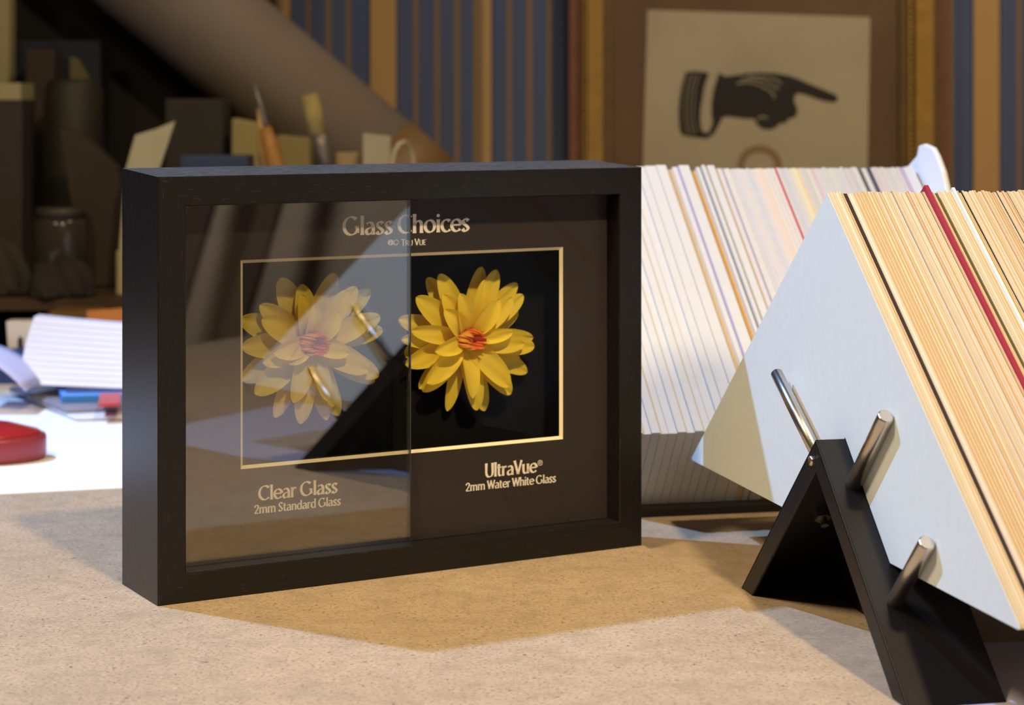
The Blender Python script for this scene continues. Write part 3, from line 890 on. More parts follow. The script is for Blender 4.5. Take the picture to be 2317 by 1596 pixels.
for k in range(11): bk.append((random.uniform(5.0, 6.5), pal[k % 5], random.choice([W_, GY, (.55, .57, .62, 1), (.6, .6, .7, 1)]), random.uniform(-.3, .3)))
bk += [(8, (.86, .72, .60, 1), W_, 0), (8, (.84, .70, .60, 1), W_, 0.1), (8, (.82, .76, .70, 1), W_, -.2), (8, (.80, .76, .72, 1), GY, .1), (9, (.80, .74, .72, 1), GY, 0), (4, (.62, .06, .05, 1), (.5, .05, .05, 1), 0.1)]
for k in range(5): bk.append((5.5, random.choice([(.66, .68, .74, 1), (.74, .74, .72, 1), (.60, .62, .66, 1)]), GY, random.uniform(-.3, .3)))
bk += [(6, (.84, .74, .42, 1), W_, 0), (6, (.86, .78, .52, 1), W_, .2), (6, (.84, .70, .36, 1), W_, -.1)]
mult = [(.80, .66, .62, 1), (.76, .72, .74, 1), (.70, .76, .68, 1), (.78, .76, .76, 1), (.74, .66, .72, 1), (.70, .68, .64, 1)]
for k in range(14): bk.append((random.uniform(4.5, 6), random.choice(mult), random.choice([W_, GY, (.5, .42, .42, 1), (.42, .5, .44, 1)]), random.uniform(-.3, .3)))
for k in range(14): bk.append((random.uniform(4, 5.5), random.choice([(.74, .72, .72, 1), (.70, .69, .68, 1), (.05, .05, .06, 1), (.66, .62, .60, 1), (.76, .76, .72, 1)]), GY, random.uniform(-.5, .5)))
bk += [(4, (.10, .09, .13, 1), GY, 0), (7, (.03, .03, .05, 1), GY, -.4)]
for k in range(12): bk.append((random.uniform(4.5, 5.5), random.choice([(.74, .70, .68, 1), (.74, .66, .66, 1), (.70, .70, .66, 1)]), random.choice([GY, (.4, .35, .33, 1)]), random.uniform(-.3, .3)))
bk += [(5, (.42, .30, .52, 1), W_, 0), (5, (.46, .36, .56, 1), W_, 0), (6, W_, GY, .2), (6, W_, GY, .6), (6, W_, GY, 1.0)]
# start so that the seventh-or-so visible board begins at the frame's edge
per_px = a2[0] * 0
Ya = R0.y + (MX * a2[0]).y
k_px = Ya / F / (AX.x - AX.y * (1500 - CX) / F)
total = sum(b[0] for b in bk)
qq = (1424 - 1500 - 155) * k_px
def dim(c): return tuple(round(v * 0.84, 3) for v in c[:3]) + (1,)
def hue(c):
    r, g, b = c[:3]
    mx_, mn_ = max(c[:3]), min(c[:3])
    if mx_ < 0.2: return 'black'
    if r > 0.5 and g < 0.1: return 'red'
    if mn_ > 0.745: return 'thick white'
    if mx_ - mn_ < 0.09: return 'pale grey' if mx_ < 0.74 else 'pale'
    if b >= r: return 'lavender'
    if b < 0.30: return 'ochre'
    if b < 0.55: return 'cream yellow'
    return 'pinkish' if r - g > 0.05 else 'greenish'
red_i = [k for k, b in enumerate(bk) if hue(b[1]) == 'red'][0]
for i, (px, col, pap, dh) in enumerate(bk):
    th = max(px * k_px * (1.0 if i < 9 else 1.13), 0.0008)
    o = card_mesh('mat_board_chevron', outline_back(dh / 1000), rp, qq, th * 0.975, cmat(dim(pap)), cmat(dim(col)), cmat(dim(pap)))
    h = hue(col)
    if i == red_i: lb, gp = 'single red edged mat sample in the pale stack behind', 'pale chevron stack behind'
    else:
        side = 'left of its red one' if i < red_i else 'right of its red one'
        lb = '%s mat sample in the rear stack, %s' % (h, side)
        gp = '%s samples in the rear stack, %s' % (h, side)
    tag(o, lb, 'mat sample', gp)
    qq += th
print('rear cards', len(bk), 'end px', qq / k_px + 1500)
q_end = qq
# the rail under the rear stack
rack = empty('chevron_rack', rp(a2[0], 0, 0))
tag(rack, 'black steel ridge rack under the pale mat samples behind the frame', 'sample rack')
bm = bmesh.new()
qs = (1424 - 1500 - 155) * k_px - 0.003
ri = ia2 - 0.0008
rf = a2[0] + (ri) / sl2; lf = 2 * a2[0] - rf
a = [(a2[0], ri), (rf, 0), (rf - 0.003, 0), (a2[0], ri - 0.003 * sl2), (lf + 0.003, 0), (lf, 0)]
add_prism(bm, [rp(t_, qs, z_) for t_, z_ in a], [rp(t_, q_end + 0.03, z_) for t_, z_ in a])
bmesh.ops.transform(bm, matrix=Matrix.Translation(-rp(a2[0], 0, 0)), verts=bm.verts[:]); bm_obj('ridge_plate', bm, M['powder'], rack)
bm = bmesh.new()
a = [(rf + 0.001, 0), (rf + 0.001, 0.0055), (rf - 0.012, 0.0055), (rf - 0.012, 0)]
a = [(rf + 0.0045, 0), (rf + 0.0045, 0.0035), (rf, 0.0035), (rf, 0)]
add_prism(bm, [rp(t_, qs, z_) for t_, z_ in a], [rp(t_, q_end + 0.03, z_) for t_, z_ in a])
bmesh.ops.transform(bm, matrix=Matrix.Translation(-rp(a2[0], 0, 0)), verts=bm.verts[:]); bm_obj('foot_bar', bm, M['powder'], rack)

# curled white offcut at the far end of the rear stack
out = [(2040, 392), (2062, 366), (2074, 352), (2078, 330), (2090, 326), (2108, 334), (2118, 352), (2132, 390), (2142, 436), (2150, 520), (2080, 560), (2050, 480)]
bm = bmesh.new()
fa = []; fb = []
for k, (u, v) in enumerate(out):
    p = hit(u, v, R0 + AX * (q_end + 0.004), AX)
    fa.append(p); fb.append(p + AX * 0.004)
add_prism(bm, fa, fb)
o = bm_obj('curled_offcut', bm, M['white_paper'], bevel=0.001)
tag(o, 'curled white card offcut sticking up at the right end of the rear stack', 'card offcut')

# ------------------------------------------------------------------ picture on the papered wall
YP = 2.745
def wp(u, v, y=YP): return at(u, v, y)
pic = empty('gilt_picture_frame', at(1715, 500, 2.79))
tag(pic, 'gilt framed print of a pointing hand on the striped wall', 'picture')
def pobj(name, bm, m, **k):
    bmesh.ops.transform(bm, matrix=Matrix.Translation(-pic.location), verts=bm.verts[:])
    return bm_obj(name, bm, m, pic, **k)
gold = mat('gilt', (0.36, 0.215, 0.050, 1), 0.38, metal=0.35, noise=(60, 0.3), bump=(300, 0.3))
gold_d = mat('dark_gilt', (0.12, 0.075, 0.028, 1), 0.45, metal=0.2, noise=(60, 0.4))
redb = mat('red_bole', (0.16, 0.060, 0.030, 1), 0.6, noise=(50, 0.3))
walnut = mat('brown_mount', (0.105, 0.060, 0.028, 1), 0.7, noise=(9, 0.45))
def bars(name, x0, x1, x2, x3, y0, y1, m, top=True):
    """a rectangular moulding between two outlines: left band x0-x1, right band x2-x3"""
    wl, wr = x1 - x0, x3 - x2
    T0, T1 = -230, 640
    bm = bmesh.new()
    for (a, b, c, d) in ((x0, x1, T0, T1), (x2, x3, T0, T1), (x0, x3, T0, T0 + wl), (x0, x3, T1 - wl, T1)):
        p = [at(a, c, y0), at(b, c, y0), at(b, d, y0), at(a, d, y0)]
        r = [v + Vector((0, y1 - y0, 0)) for v in p]
        add_prism(bm, p, r)
    return pobj(name, bm, m)
bars('outer_moulding', 1288, 1313, 2128, 2150, 2.755, 2.795, redb)
bars('gilt_beading', 1313, 1330, 2112, 2129, 2.748, 2.790, gold_d)
bars('gilt_moulding', 1329, 1364, 2072, 2113, 2.738, 2.790, gold)
bars('inner_moulding', 1363, 1383, 2036, 2073, 2.752, 2.790, gold_d)
# little beads running down both sides
for x in (1323, 2060):
    prof = []
    for k in range(0, 38 * 6 + 1):
        prof.append((at(x, -6 + k * 11.5 / 6, 2.746), 0.0016 + 0.0014 * abs(math.sin(math.pi * k / 6))))
    bm = bmesh.new(); add_tube(bm, [p for p, r in prof], [r for p, r in prof], 10)
    pobj('bead_row', bm, gold, smooth=True)
bm = bmesh.new()
p = [at(1380, -190, 2.765), at(2040, -190, 2.765), at(2040, 610, 2.765), at(1380, 610, 2.765)]
add_prism(bm, p, [v + Vector((0, 0.02, 0)) for v in p]); pobj('mount', bm, walnut)
paper_old = mat('aged_paper', (0.345, 0.305, 0.215, 1), 0.8, noise=(7, 0.22))
bm = bmesh.new()
p = [at(1465, 22, 2.762), at(1969, 39, 2.762), at(1960, 560, 2.762), at(1449, 560, 2.762)]
add_prism(bm, p, [v + Vector((0, 0.002, 0)) for v in p]); prt = pobj('print_sheet', bm, paper_old)
def zz(x, y): return at(1250 + x / 2.1715, y / 2.1715, 2.7612)
def flat(name, polys, m, dy=0.0):
    V, Fc = [], []
    for pl_ in polys:
        b0 = len(V)
        V += [zz(x, y) - pic.location + Vector((0, dy, 0)) for x, y in pl_]
        Fc.append(tuple(range(b0, b0 + len(pl_))))
    return mesh_obj(name, V, Fc, m, prt)
black_ink = mat('black_ink', (0.012, 0.011, 0.010, 1), 0.8)
hand = [(818, 358), (850, 376), (900, 370), (960, 360), (1020, 356), (1090, 360), (1150, 370), (1200, 384), (1240, 402), (1290, 424), (1345, 446), (1390, 465), (1403, 480), (1398, 497), (1378, 502), (1330, 494), (1280, 478), (1245, 464), (1205, 456), (1190, 470), (1188, 500), (1203, 530), (1203, 562), (1185, 578), (1160, 582), (1150, 602), (1118, 606), (1100, 624), (1070, 636), (1030, 632), (1004, 610), (992, 582), (950, 582), (900, 576), (862, 570), (835, 578), (815, 618), (795, 655), (762, 680), (735, 676), (700, 670), (735, 654), (768, 650), (788, 606), (782, 560), (782, 510), (792, 440)]
sleeve = [(655, 354), (700, 350), (762, 356), (768, 366), (748, 420), (738, 480), (728, 540), (726, 600), (734, 640), (745, 655), (730, 676), (690, 672), (640, 664), (626, 640), (620, 560), (624, 490), (636, 420)]
flat('pointing_hand', [hand, sleeve], black_ink)
def strip(pts, w0):
    V, Fc = [], []
    stroke_quads(spl(pts), w0, w0, 0, 0, 1, V, Fc)
    return [[V[i] for i in f] for f in Fc]
pl_ = []
for x in (662, 684, 706): pl_ += strip([(x + 14, 366), (x - 4, 430), (x - 12, 520), (x - 10, 600), (x + 2, 655)], 3.2)
for s_ in ([(905, 412), (960, 404), (1010, 416), (1050, 436), (1082, 458), (1090, 482)], [(925, 390), (1000, 390), (1060, 408), (1112, 440)], [(960, 374), (1040, 378), (1098, 392), (1124, 414)], [(1006, 590), (1020, 576), (1044, 574), (1056, 584)]): pl_ += strip(s_, 6)
flat('highlight_lines', pl_, paper_old, -0.0004)
stain = mat('brown_ring_stain', (0.20, 0.135, 0.065, 1), 0.8)
pl_ = strip([(1018 + 92 * math.cos(a * math.pi / 14), 815 - 84 * math.sin(a * math.pi / 14)) for a in range(-4, 19)], 34)
flat('ring_stain', pl_, stain, 0.0003)

# ------------------------------------------------------------------ clutter on the desk behind, left
def extrude_px(name, pts, Y, depth, m, parent=None, bevel=0.0):
    bm = bmesh.new()
    a = [at(u, v, Y) for u, v in pts]
    add_prism(bm, a, [p + Vector((0, depth, 0)) for p in a])
    return bm_obj(name, bm, m, parent, bevel=bevel)
white_d = mat('desk_paper', (0.86, 0.88, 0.93, 1), 0.75, noise=(3, 0.03))
# loose white sheets covering the desk
def sheet(pts, z, label, m=white_d, name='paper_sheet'):
    bm = bmesh.new()
    add_prism(bm, [Vector((x, y, TZ + z + 0.0006)) for x, y in pts], [Vector((x, y, TZ + z)) for x, y in pts])
    return tag(bm_obj(name, bm, m), label, 'paper')
sheet([(-0.95, 1.205), (-0.05, 1.462), (-0.10, 1.98), (-0.95, 1.98)], 0.0, 'large white sheet covering the desk behind the fibreboard')
sheet([(-0.75, 1.34), (-0.37, 1.40), (-0.41, 1.66), (-0.80, 1.62)], 0.0008, 'white sheet under the red dish')
# red dish
c = on_table(-75, 1040, TZ)
YD = c.y
rx = (104 + 75) * YD / F
dish = empty('red_dish', (c.x, YD, TZ + 0.0014))
tag(dish, 'glossy red lidded dish on the white sheets at the left edge', 'dish')
redm = mat('red_gloss', (0.36, 0.022, 0.022, 1), 0.22, spec=0.5)
redr = mat('red_rim', (0.30, 0.035, 0.045, 1), 0.35, spec=0.5)
bm = bmesh.new(); add_lathe(bm, [(rx * 0.97, 0), (rx, 0.003), (rx, 0.0150), (rx * 0.985, 0.0172)], seg=64, sy=0.62); bm_obj('rim', bm, redr, dish, smooth=True)
bm = bmesh.new(); add_lathe(bm, [(rx * 0.985, 0.0168), (rx * 0.90, 0.0200), (rx * 0.6, 0.0245), (rx * 0.3, 0.0268), (0.001, 0.0275)], seg=64, sy=0.62); bm_obj('lid', bm, redm, dish, smooth=True)

# magazines and folder fanned under the paper pad
lav = mat('lavender_paper', (0.62, 0.62, 0.86, 1), 0.7)
grey_p = mat('grey_print', (0.24, 0.23, 0.27, 1), 0.5, noise=(30, 0.5))
bluef = mat('blue_folder', (0.05, 0.26, 0.72, 1), 0.4)
navyf = mat('navy_folder', (0.02, 0.05, 0.16, 1), 0.5)
red_c = mat('red_clip', (0.50, 0.035, 0.04, 1), 0.4)
def slab(name, pts, z, th, m, label, cat, group=None):
    bm = bmesh.new()
    base = [on_table(u, v, z) for u, v in pts]
    add_prism(bm, [p + Vector((0, 0, th)) for p in base], base)
    return tag(bm_obj(name, bm, m, bevel=0.0006), label, cat, group)
slab('magazine', [(170, 952), (420, 945), (420, 880), (110, 893), (60, 905)], TZ + 0.0016, 0.003, mat('magazine_white', (0.80, 0.81, 0.84, 1), 0.4, noise=(25, 0.06)), 'white magazine with a blue edge lowest of the pile behind the frame', 'magazine')
slab('magazine', [(150, 936), (420, 925), (420, 872), (90, 880), (20, 885)], TZ + 0.0048, 0.003, grey_p, 'dark grey magazine in the pile left of the frame', 'magazine')
slab('folder', [(140, 912), (420, 905), (420, 862), (120, 868)], TZ + 0.0080, 0.006, bluef, 'bright blue folder under the white paper pad', 'folder')
slab('bulldog_clip', [(222, 922), (272, 920), (275, 896), (226, 898)], TZ + 0.0142, 0.003, red_c, 'red clip on the edge of the blue folder', 'clip')
slab('folder', [(150, 888), (420, 884), (420, 850), (130, 855)], TZ + 0.0142, 0.0015, navyf, 'navy folder directly beneath the white paper pad', 'folder')
# curled pad of white pages
pad = empty('paper_pad', at(170, 880, 1.77))
tag(pad, 'thick curled pad of white pages beside the black frame', 'paper pad')
padm = [mat('page_white', (0.80, 0.79, 0.86, 1), 0.7), mat('page_shadow', (0.785, 0.775, 0.845, 1), 0.7)]
rows = 11
Ypad = 1.77
for k in range(rows):
    s0, s1 = k / rows, (k + 0.96) / rows
    def edge(s, side):
        if side == 0: return (44 + (78 - 44) * s - 6 * math.sin(s * 3.1), 868 - (868 - 716) * s)
        return (470, 880 - (880 - 742) * s)
    V0 = []
    n = 14
    top, bot = [], []
    for j in range(n + 1):
        x = j / n
        for s, arr in ((s0, bot), (s1, top)):
            a, b = edge(s, 0), edge(s, 1)
            u = a[0] + (b[0] - a[0]) * x; v = a[1] + (b[1] - a[1]) * x + 5 * math.sin(x * 3.14)
            arr.append(at(u, v, Ypad + 0.03 * (1 - s) * 0 + 0.045 * s))
    bm = bmesh.new()
    ring = bot + top[::-1]
    add_prism(bm, ring, [p + Vector((0.0, 0.02, 0)) for p in ring])
    bmesh.ops.transform(bm, matrix=Matrix.Translation(-pad.location), verts=bm.verts[:])
    bm_obj('page_bundle', bm, padm[k % 2], pad)
# photo card, blue cover, lavender curl to its left
pc = empty('photo_card', at(45, 850, 1.93)); tag(pc, 'white card with a small dark figure left of the paper pad', 'card')
bm = bmesh.new(); a = [at(u, v, 1.93) for u, v in ((14, 728), (100, 728), (92, 872), (24, 872))]
add_prism(bm, a, [p + Vector((0, 0.02, 0)) for p in a]); bmesh.ops.transform(bm, matrix=Matrix.Translation(-pc.location), verts=bm.verts[:]); bm_obj('card', bm, white_d, pc)
bm = bmesh.new(); a = [at(u, v, 1.9295) for u, v in ((40, 768), (46, 760), (52, 768), (52, 782), (58, 800), (36, 800), (40, 784))]
add_prism(bm, a, [p + Vector((0, 0.0004, 0)) for p in a]); bmesh.ops.transform(bm, matrix=Matrix.Translation(-pc.location), verts=bm.verts[:]); bm_obj('printed_figure', bm, mat('dark_print', (0.05, 0.05, 0.09, 1), 0.6), pc)
tag(extrude_px('blue_booklet', [(-40, 796), (60, 790), (66, 880), (-40, 884)], 1.905, 0.012, mat('deep_blue_cover', (0.03, 0.07, 0.32, 1), 0.5)), 'deep blue booklet standing behind the lavender paper at the left edge', 'booklet')
bm = bmesh.new()
V, Fc = [], []
for i in range(9):
    s = i / 8
    for j in range(5):
        x = j / 4
        u = -90 + 150 * s; v = 800 + 84 * s * s + 0 * x
        p = at(u, v, 1.72)
        V.append(p + Vector((0, 0.075 * x, 0.0)))
for i in range(8):
    for j in range(4):
        a = i * 5 + j; Fc.append((a, a + 5, a + 6, a + 1))
o = mesh_obj('curled_paper', V, Fc, lav, smooth=True); m_ = o.modifiers.new('thick', 'SOLIDIFY'); m_.thickness = 0.0012
tag(o, 'lavender paper curling down to the desk at the left edge', 'paper')

# dark shelf unit behind the desk
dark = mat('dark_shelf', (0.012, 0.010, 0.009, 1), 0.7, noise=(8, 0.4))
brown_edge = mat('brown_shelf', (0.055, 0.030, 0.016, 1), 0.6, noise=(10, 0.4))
SHZ = 0.057
unit = empty('shelf_unit', (-0.6, 2.35, TZ)); tag(unit, 'dark low shelf unit full of studio clutter behind the desk papers', 'shelf unit')
def ub(name, lo, hi, m):
    bm = bmesh.new(); add_box(bm, lo, hi); bmesh.ops.transform(bm, matrix=Matrix.Translation(-unit.location), verts=bm.verts[:]); return bm_obj(name, bm, m, unit)
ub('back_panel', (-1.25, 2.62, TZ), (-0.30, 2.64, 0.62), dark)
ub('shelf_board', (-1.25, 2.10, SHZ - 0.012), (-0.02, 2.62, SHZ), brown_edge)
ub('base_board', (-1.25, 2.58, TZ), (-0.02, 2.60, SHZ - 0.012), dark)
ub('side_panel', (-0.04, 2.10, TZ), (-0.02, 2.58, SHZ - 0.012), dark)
# orange sheet and brown card lying in the gap under the shelf
def fit_box(name, x0, x1, y0, y1, Y, depth, m, label, cat, z_floor=None, group=None, bevel=0.0015, skew=0):
    """an upright block whose front shows between these photo edges; it runs down to the surface it stands on"""
    zt = at(0, y0, Y).z
    zb = z_floor if z_floor is not None else at(0, y1, Y).z
    xa, xb = at(x0, 0, Y).x, at(x1, 0, Y).x
    bm = bmesh.new()
    add_prism(bm, [Vector((xa, Y, zb)), Vector((xb, Y, zb)), Vector((xb, Y, zt + skew)), Vector((xa, Y, zt))], [Vector((xa, Y + depth, zb)), Vector((xb, Y + depth, zb)), Vector((xb, Y + depth, zt + skew)), Vector((xa, Y + depth, zt))])
    return tag(bm_obj(name, bm, m, bevel=bevel), label, cat, group)
bm = bmesh.new(); a = [at(u, v, 1.99) for u, v in ((196, 704), (420, 688), (420, 745), (206, 745))]
b_ = [at(u, v, 2.03) for u, v in ((196, 704), (420, 688))]
lo = [Vector((p.x, p.y, TZ)) for p in (a[3], a[2])]
add_prism(bm, [a[0], a[1], lo[1], lo[0]], [p + Vector((0, 0.006, 0)) for p in (a[0], a[1], lo[1], lo[0])])
tag(bm_obj('orange_envelope', bm, mat('orange_paper', (0.62, 0.24, 0.06, 1), 0.6)), 'orange envelope standing behind the white paper pad', 'envelope')
fit_box('brown_box_file', 108, 215, 706, 760, 2.03, 0.05, mat('ochre_card', (0.16, 0.085, 0.022, 1), 0.7), 'brown box file behind the paper pad under the shelf', 'box file', TZ)

S = SHZ + 0.001
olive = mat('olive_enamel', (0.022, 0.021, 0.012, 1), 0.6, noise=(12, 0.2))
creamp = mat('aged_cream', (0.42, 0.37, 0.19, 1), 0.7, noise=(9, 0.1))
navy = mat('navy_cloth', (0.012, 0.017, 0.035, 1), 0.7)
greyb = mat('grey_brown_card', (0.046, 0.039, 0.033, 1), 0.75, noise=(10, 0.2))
fit_box('cream_plank', -60, 21, -160, 0, 2.46, 0.03, creamp, 'tall cream plank upright at the far left edge', 'plank', S)
tk = empty('carton', at(10, 600, 2.30)); tk.location.z = S
tag(tk, 'grey brown carton with a cream lid at the left edge of the shelf', 'carton')
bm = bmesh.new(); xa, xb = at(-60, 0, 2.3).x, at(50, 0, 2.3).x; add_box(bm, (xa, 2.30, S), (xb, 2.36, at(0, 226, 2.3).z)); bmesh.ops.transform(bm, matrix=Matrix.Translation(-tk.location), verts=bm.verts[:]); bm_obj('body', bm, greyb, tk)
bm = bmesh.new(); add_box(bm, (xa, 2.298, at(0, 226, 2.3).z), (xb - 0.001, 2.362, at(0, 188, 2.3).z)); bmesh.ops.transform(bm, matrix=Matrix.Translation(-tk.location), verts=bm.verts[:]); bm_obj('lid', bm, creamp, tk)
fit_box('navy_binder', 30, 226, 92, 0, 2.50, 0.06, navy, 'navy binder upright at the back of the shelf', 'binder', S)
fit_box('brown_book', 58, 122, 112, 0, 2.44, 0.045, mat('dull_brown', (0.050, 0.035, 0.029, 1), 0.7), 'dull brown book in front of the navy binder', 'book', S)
bm = bmesh.new(); c = at(166, 180, 2.36); add_lathe(bm, [(0.030, 0), (0.033, 0.004), (0.033, c.z - S - 0.012), (0.029, c.z - S - 0.004), (0.027, c.z - S)], (c.x, 2.36, S), 32)
tag(bm_obj('olive_canister', bm, olive, smooth=True), 'dark olive canister on the shelf left of the leaning roll', 'canister')
bm = bmesh.new(); a = [at(u, v, 2.40) for u, v in ((158, 128), (176, 132), (200, 172), (196, 178), (166, 178))]
lo = [Vector((a[2].x, 2.40, S)), Vector((a[4].x, 2.40, S))]
ring = [a[0], a[1], a[2], lo[0], lo[1]]
add_prism(bm, ring, [p + Vector((0, 0.004, 0)) for p in ring]); tag(bm_obj('olive_tag', bm, mat('olive_card', (0.13, 0.115, 0.05, 1), 0.7)), 'small olive card poking up behind the canister', 'card')
bm = bmesh.new(); a = [at(u, v, 2.22) for u, v in ((132, 292), (180, 300), (262, 380), (290, 470), (262, 560), (190, 560))]
add_prism(bm, a[:3] + [a[3]] + [Vector((a[4].x, 2.22, S)), Vector((a[5].x, 2.22, S))], [p + Vector((0.0, 0.03, 0)) for p in a[:3] + [a[3]] + [Vector((a[4].x, 2.22, S)), Vector((a[5].x, 2.22, S))]])
tag(bm_obj('cardboard_flap', bm, mat('dark_cardboard', (0.038, 0.025, 0.015, 1), 0.8), bevel=0.002), 'dark brown cardboard leaning in front of the olive canister', 'cardboard')
bm = bmesh.new(); a = [at(u, v, 2.16) for u, v in ((306, 306), (352, 292), (396, 274), (360, 384), (330, 480), (262, 470), (284, 384))]
add_prism(bm, a[:4] + [Vector((a[4].x, 2.16, S)), Vector((a[5].x, 2.16, S))] + [a[6]], [p + Vector((0.0, 0.002, 0)) for p in a[:4] + [Vector((a[4].x, 2.16, S)), Vector((a[5].x, 2.16, S))] + [a[6]]])
tag(bm_obj('cream_label_card', bm, mat('cream_label', (0.46, 0.42, 0.27, 1), 0.7, noise=(40, 0.1))), 'slanting cream label card above the top left of the black frame', 'card')
fit_box('dark_grey_box', 374, 505, 224, 0, 2.37, 0.06, mat('dark_grey_card', (0.032, 0.030, 0.025, 1), 0.75, noise=(10, 0.2)), 'dark grey box on the shelf behind the cream label card', 'box', S)
fit_box('blue_box', 408, 562, 353, 0, 2.18, 0.05, mat('blue_card', (0.022, 0.045, 0.11, 1), 0.5), 'low blue box just above the black frame', 'box', S)
fit_box('cream_carton', 524, 584, 268, 0, 2.36, 0.05, mat('cream_carton', (0.36, 0.31, 0.13, 1), 0.7, noise=(12, 0.1)), 'cream carton behind the wooden handled awl', 'carton', S, skew=-0.006)
fit_box('ochre_packet', 626, 700, 306, 0, 2.38, 0.04, mat('ochre_packet', (0.28, 0.23, 0.09, 1), 0.7), 'ochre packet behind the tan bristle brush', 'packet', S, skew=-0.004)
fit_box('cream_packet', 820, 884, 302, 0, 2.10, 0.03, mat('cream_packet', (0.34, 0.30, 0.19, 1), 0.7), 'cream packet at the foot of the leaning roll', 'packet', S, skew=-0.003)
fit_box('tan_offcut', 758, 812, 346, 0, 2.14, 0.03, mat('tan_wood', (0.32, 0.23, 0.10, 1), 0.7), 'tan wood offcut low behind the black frame right of the brush', 'offcut', S)
# wooden handled awl
def stick(name, parts, label, cat, Y):
    root = empty(name, (at(parts[-1][1][-1][0], 0, Y).x, Y, S)); tag(root, label, cat)
    for nm, pts, rad, m in parts:
        bm = bmesh.new()
        P = [at(u, v, Y) for u, v in pts]
        add_tube(bm, P, [r * Y / F for r in rad], 16)
        bmesh.ops.transform(bm, matrix=Matrix.Translation(-root.location), verts=bm.verts[:])
        bm_obj(nm, bm, m, root, smooth=True)
    return root
vS = HZ + (CAMH - S) * F / 2.12
wood_o = mat('orange_wood', (0.34, 0.16, 0.035, 1), 0.5, noise=(20, 0.25))
wood_p = mat('pale_wood', (0.46, 0.30, 0.10, 1), 0.55, noise=(20, 0.2))
dullst = mat('dull_steel', (0.20, 0.175, 0.155, 1), 0.45, metal=0.5)
stick('awl', [('spike', [(572, 182), (590, 240), (606, 300)], [3, 6, 8], dullst), ('handle', [(600, 288), (612, 330), (628, 390), (650, vS - 2)], [13, 20, 22, 22], wood_o)], 'orange wooden handled awl with a grey spike pointing up', 'awl', 2.12)
stick('wooden_spatula', [('handle', [(586, 246), (592, 300), (602, 380), (625, vS - 2)], [5, 9, 13, 15], wood_p)], 'pale wooden stick standing close left of the awl', 'stick', 2.17)
stick('bristle_brush', [('bristles', [(700, 214), (708, 250), (720, 304)], [20, 22, 20], mat('tan_bristle', (0.33, 0.26, 0.085, 1), 0.8, noise=(80, 0.25))), ('ferrule', [(720, 302), (730, 336), (742, 380)], [19, 17, 15], dullst), ('handle', [(740, 378), (752, 430), (765, vS - 2)], [12, 14, 12], wood_o)], 'flat brush standing bristles up beside the awl', 'brush', 2.12)
# pale cable loop
bm = bmesh.new(); pts = [at(u, v, 2.08) for u, v in ((886, 430), (887, 372), (893, 342), (904, 324), (916, 322))] + [at(u, v, 2.11) for u, v in ((926, 332), (934, 352), (936, 380), (938, 430))]
pts = [Vector((pts[0].x, pts[0].y, S + 0.004))] + pts + [Vector((pts[-1].x, pts[-1].y, S + 0.004))]
add_tube(bm, pts, 0.0026, 10); tag(bm_obj('cable_loop', bm, mat('pale_cable', (0.42, 0.36, 0.21, 1), 0.5), smooth=True), 'pale looped cord at the foot of the leaning roll', 'cord')
# great leaning roll
YR = 2.535
p0, p1 = at(430, 20, YR), at(860, 386, YR)
axd = (p1 - p0).normalized()
a0 = p0 - axd * 0.42; 
k = (S + 0.062 - p1.z) / axd.z
a1 = p1 + axd * min(k, 0.14)
roll = empty('paper_roll', (a1.x, a1.y, S)); tag(roll, 'huge grey brown paper roll leaning across the shelf towards the upper left', 'paper roll')
rr = 128 * YR / F
bm = bmesh.new(); add_tube(bm, [a0, a1], rr, 64); bmesh.ops.transform(bm, matrix=Matrix.Translation(-roll.location), verts=bm.verts[:])
o = bm_obj('roll_body', bm, mat('grey_brown_paper', (0.215, 0.180, 0.150, 1), 0.65, noise=(14, 0.08)), roll)
for f in o.data.polygons: f.use_smooth = len(f.vertices) == 4
bm = bmesh.new(); add_tube(bm, [p1 - axd * 0.012, p1 + axd * 0.06], rr * 1.012, 64); bmesh.ops.transform(bm, matrix=Matrix.Translation(-roll.location), verts=bm.verts[:])
o = bm_obj('kraft_band', bm, mat('kraft_band', (0.19, 0.115, 0.045, 1), 0.6), roll)
for f in o.data.polygons: f.use_smooth = len(f.vertices) == 4
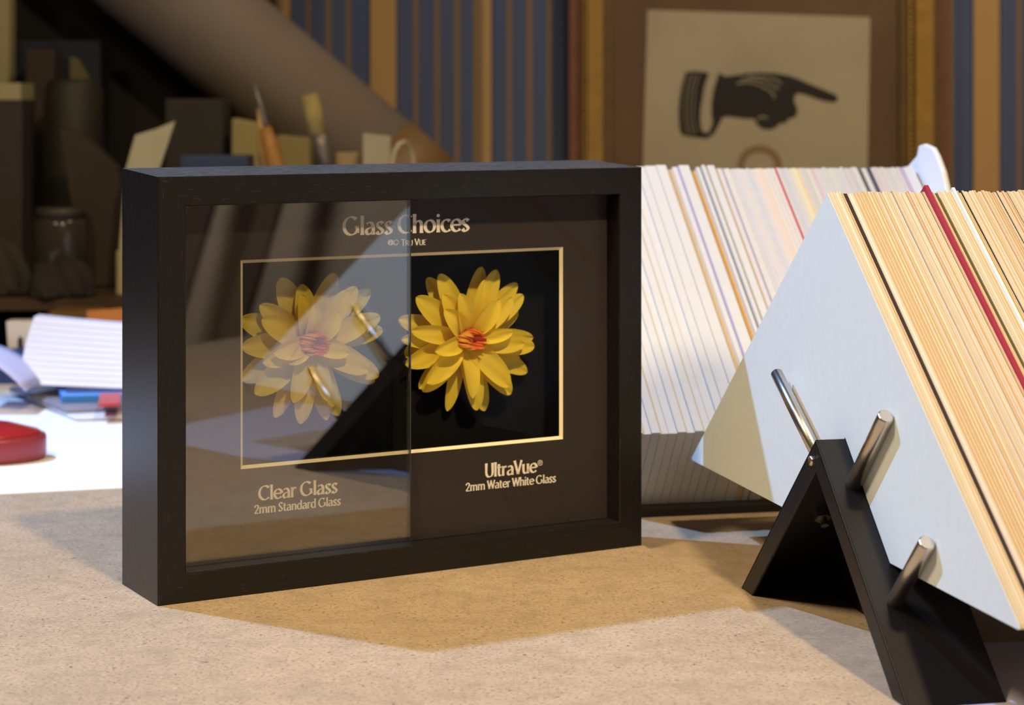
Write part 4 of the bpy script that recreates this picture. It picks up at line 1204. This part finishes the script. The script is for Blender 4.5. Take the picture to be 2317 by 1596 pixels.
# jar and cloths on the shelf, left of the frame
smoky = mat('smoky_jar', (0.044, 0.040, 0.033, 1), 0.15, spec=0.6)
jr = empty('glass_jar', (at(137, 0, 2.20).x, 2.20, S)); tag(jr, 'dim smoky jar with a dark lid on the shelf left of the black frame', 'jar')
zj = at(0, 470, 2.20).z - S
bm = bmesh.new(); add_lathe(bm, [(0.026, 0), (0.0285, 0.003), (0.0285, zj - 0.016), (0.025, zj - 0.010)], seg=32); bm_obj('body', bm, smoky, jr, smooth=True)
bm = bmesh.new(); add_lathe(bm, [(0.026, zj - 0.0105), (0.026, zj - 0.001), (0.025, zj)], seg=32); bm_obj('lid', bm, mat('dark_lid', (0.05, 0.043, 0.032, 1), 0.5), jr, smooth=True)
def lump(name, x0, x1, ytop, Y, m, label, cat, seed, squash=0.6):
    r2 = random.Random(seed)
    bm = bmesh.new()
    bmesh.ops.create_icosphere(bm, subdivisions=4, radius=1.0)
    zt = at(0, ytop, Y).z - S
    xa, xb = at(x0, 0, Y).x, at(x1, 0, Y).x
    ph = [r2.uniform(0, 6) for _ in range(6)]
    for v in bm.verts:
        c_ = v.co
        kf = 1 + 0.10 * math.sin(5 * c_.x + ph[0] + 2 * c_.z) + 0.07 * math.sin(9 * c_.y + ph[1] + 4 * c_.x) + 0.05 * math.sin(13 * c_.x + 8 * c_.z + ph[2])
        c_ *= kf
        z_ = max(c_.z, 0.0)
        v.co = Vector(((xa + xb) / 2 + c_.x * (xb - xa) / 2 / 1.1, Y + c_.y * 0.035, S + 0.0008 + z_ * zt / 1.1))
    return tag(bm_obj(name, bm, m, smooth=True), label, cat)
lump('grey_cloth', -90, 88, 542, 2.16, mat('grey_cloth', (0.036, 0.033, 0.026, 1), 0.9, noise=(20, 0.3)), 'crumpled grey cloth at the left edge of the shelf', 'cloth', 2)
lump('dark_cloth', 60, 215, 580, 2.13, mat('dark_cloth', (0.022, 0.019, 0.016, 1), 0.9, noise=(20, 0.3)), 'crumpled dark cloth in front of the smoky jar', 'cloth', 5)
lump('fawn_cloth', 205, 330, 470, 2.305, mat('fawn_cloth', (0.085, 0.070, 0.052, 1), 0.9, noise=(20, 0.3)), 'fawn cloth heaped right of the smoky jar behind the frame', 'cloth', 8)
bm = bmesh.new(); c = at(274, 590, 2.14); add_tube(bm, [Vector((c.x, 2.14, S)), Vector((c.x, 2.14, at(0, 568, 2.14).z))], [0.005, 0.005], 16)
tag(bm_obj('cream_bottle_cap', bm, creamp, smooth=False), 'small cream cap on the shelf beside the frame', 'cap')

# pale paper on the bench below the tan stack
o = sheet([(0.188, 0.70), (0.42, 0.70), (0.42, 1.02), (0.188, 1.00)], 0.0, 'pale lavender sheet on the bench under the tan stack', mat('lavender_sheet', (0.50, 0.50, 0.66, 1), 0.6))
# lengths of moulding leaning on the right wall, seen mirrored in the clear pane
for y, col, wd, label in ((-1.46, (0.07, 0.055, 0.045, 1), 0.075, 'dark walnut moulding length leaning on the right wall'), (-1.26, (0.09, 0.07, 0.055, 1), 0.055, 'thin brown moulding length leaning on the right wall')):
    bm = bmesh.new(); a = [Vector((2.42, y, -0.899)), Vector((2.42, y + wd, -0.899)), Vector((2.57, y + wd + 0.62, 1.1)), Vector((2.57, y + 0.62, 1.1))]
    add_prism(bm, a, [p + Vector((0.016, 0, 0)) for p in a]); tag(bm_obj('moulding_length', bm, mat('moulding_wood', col, 0.5)), label, 'moulding')
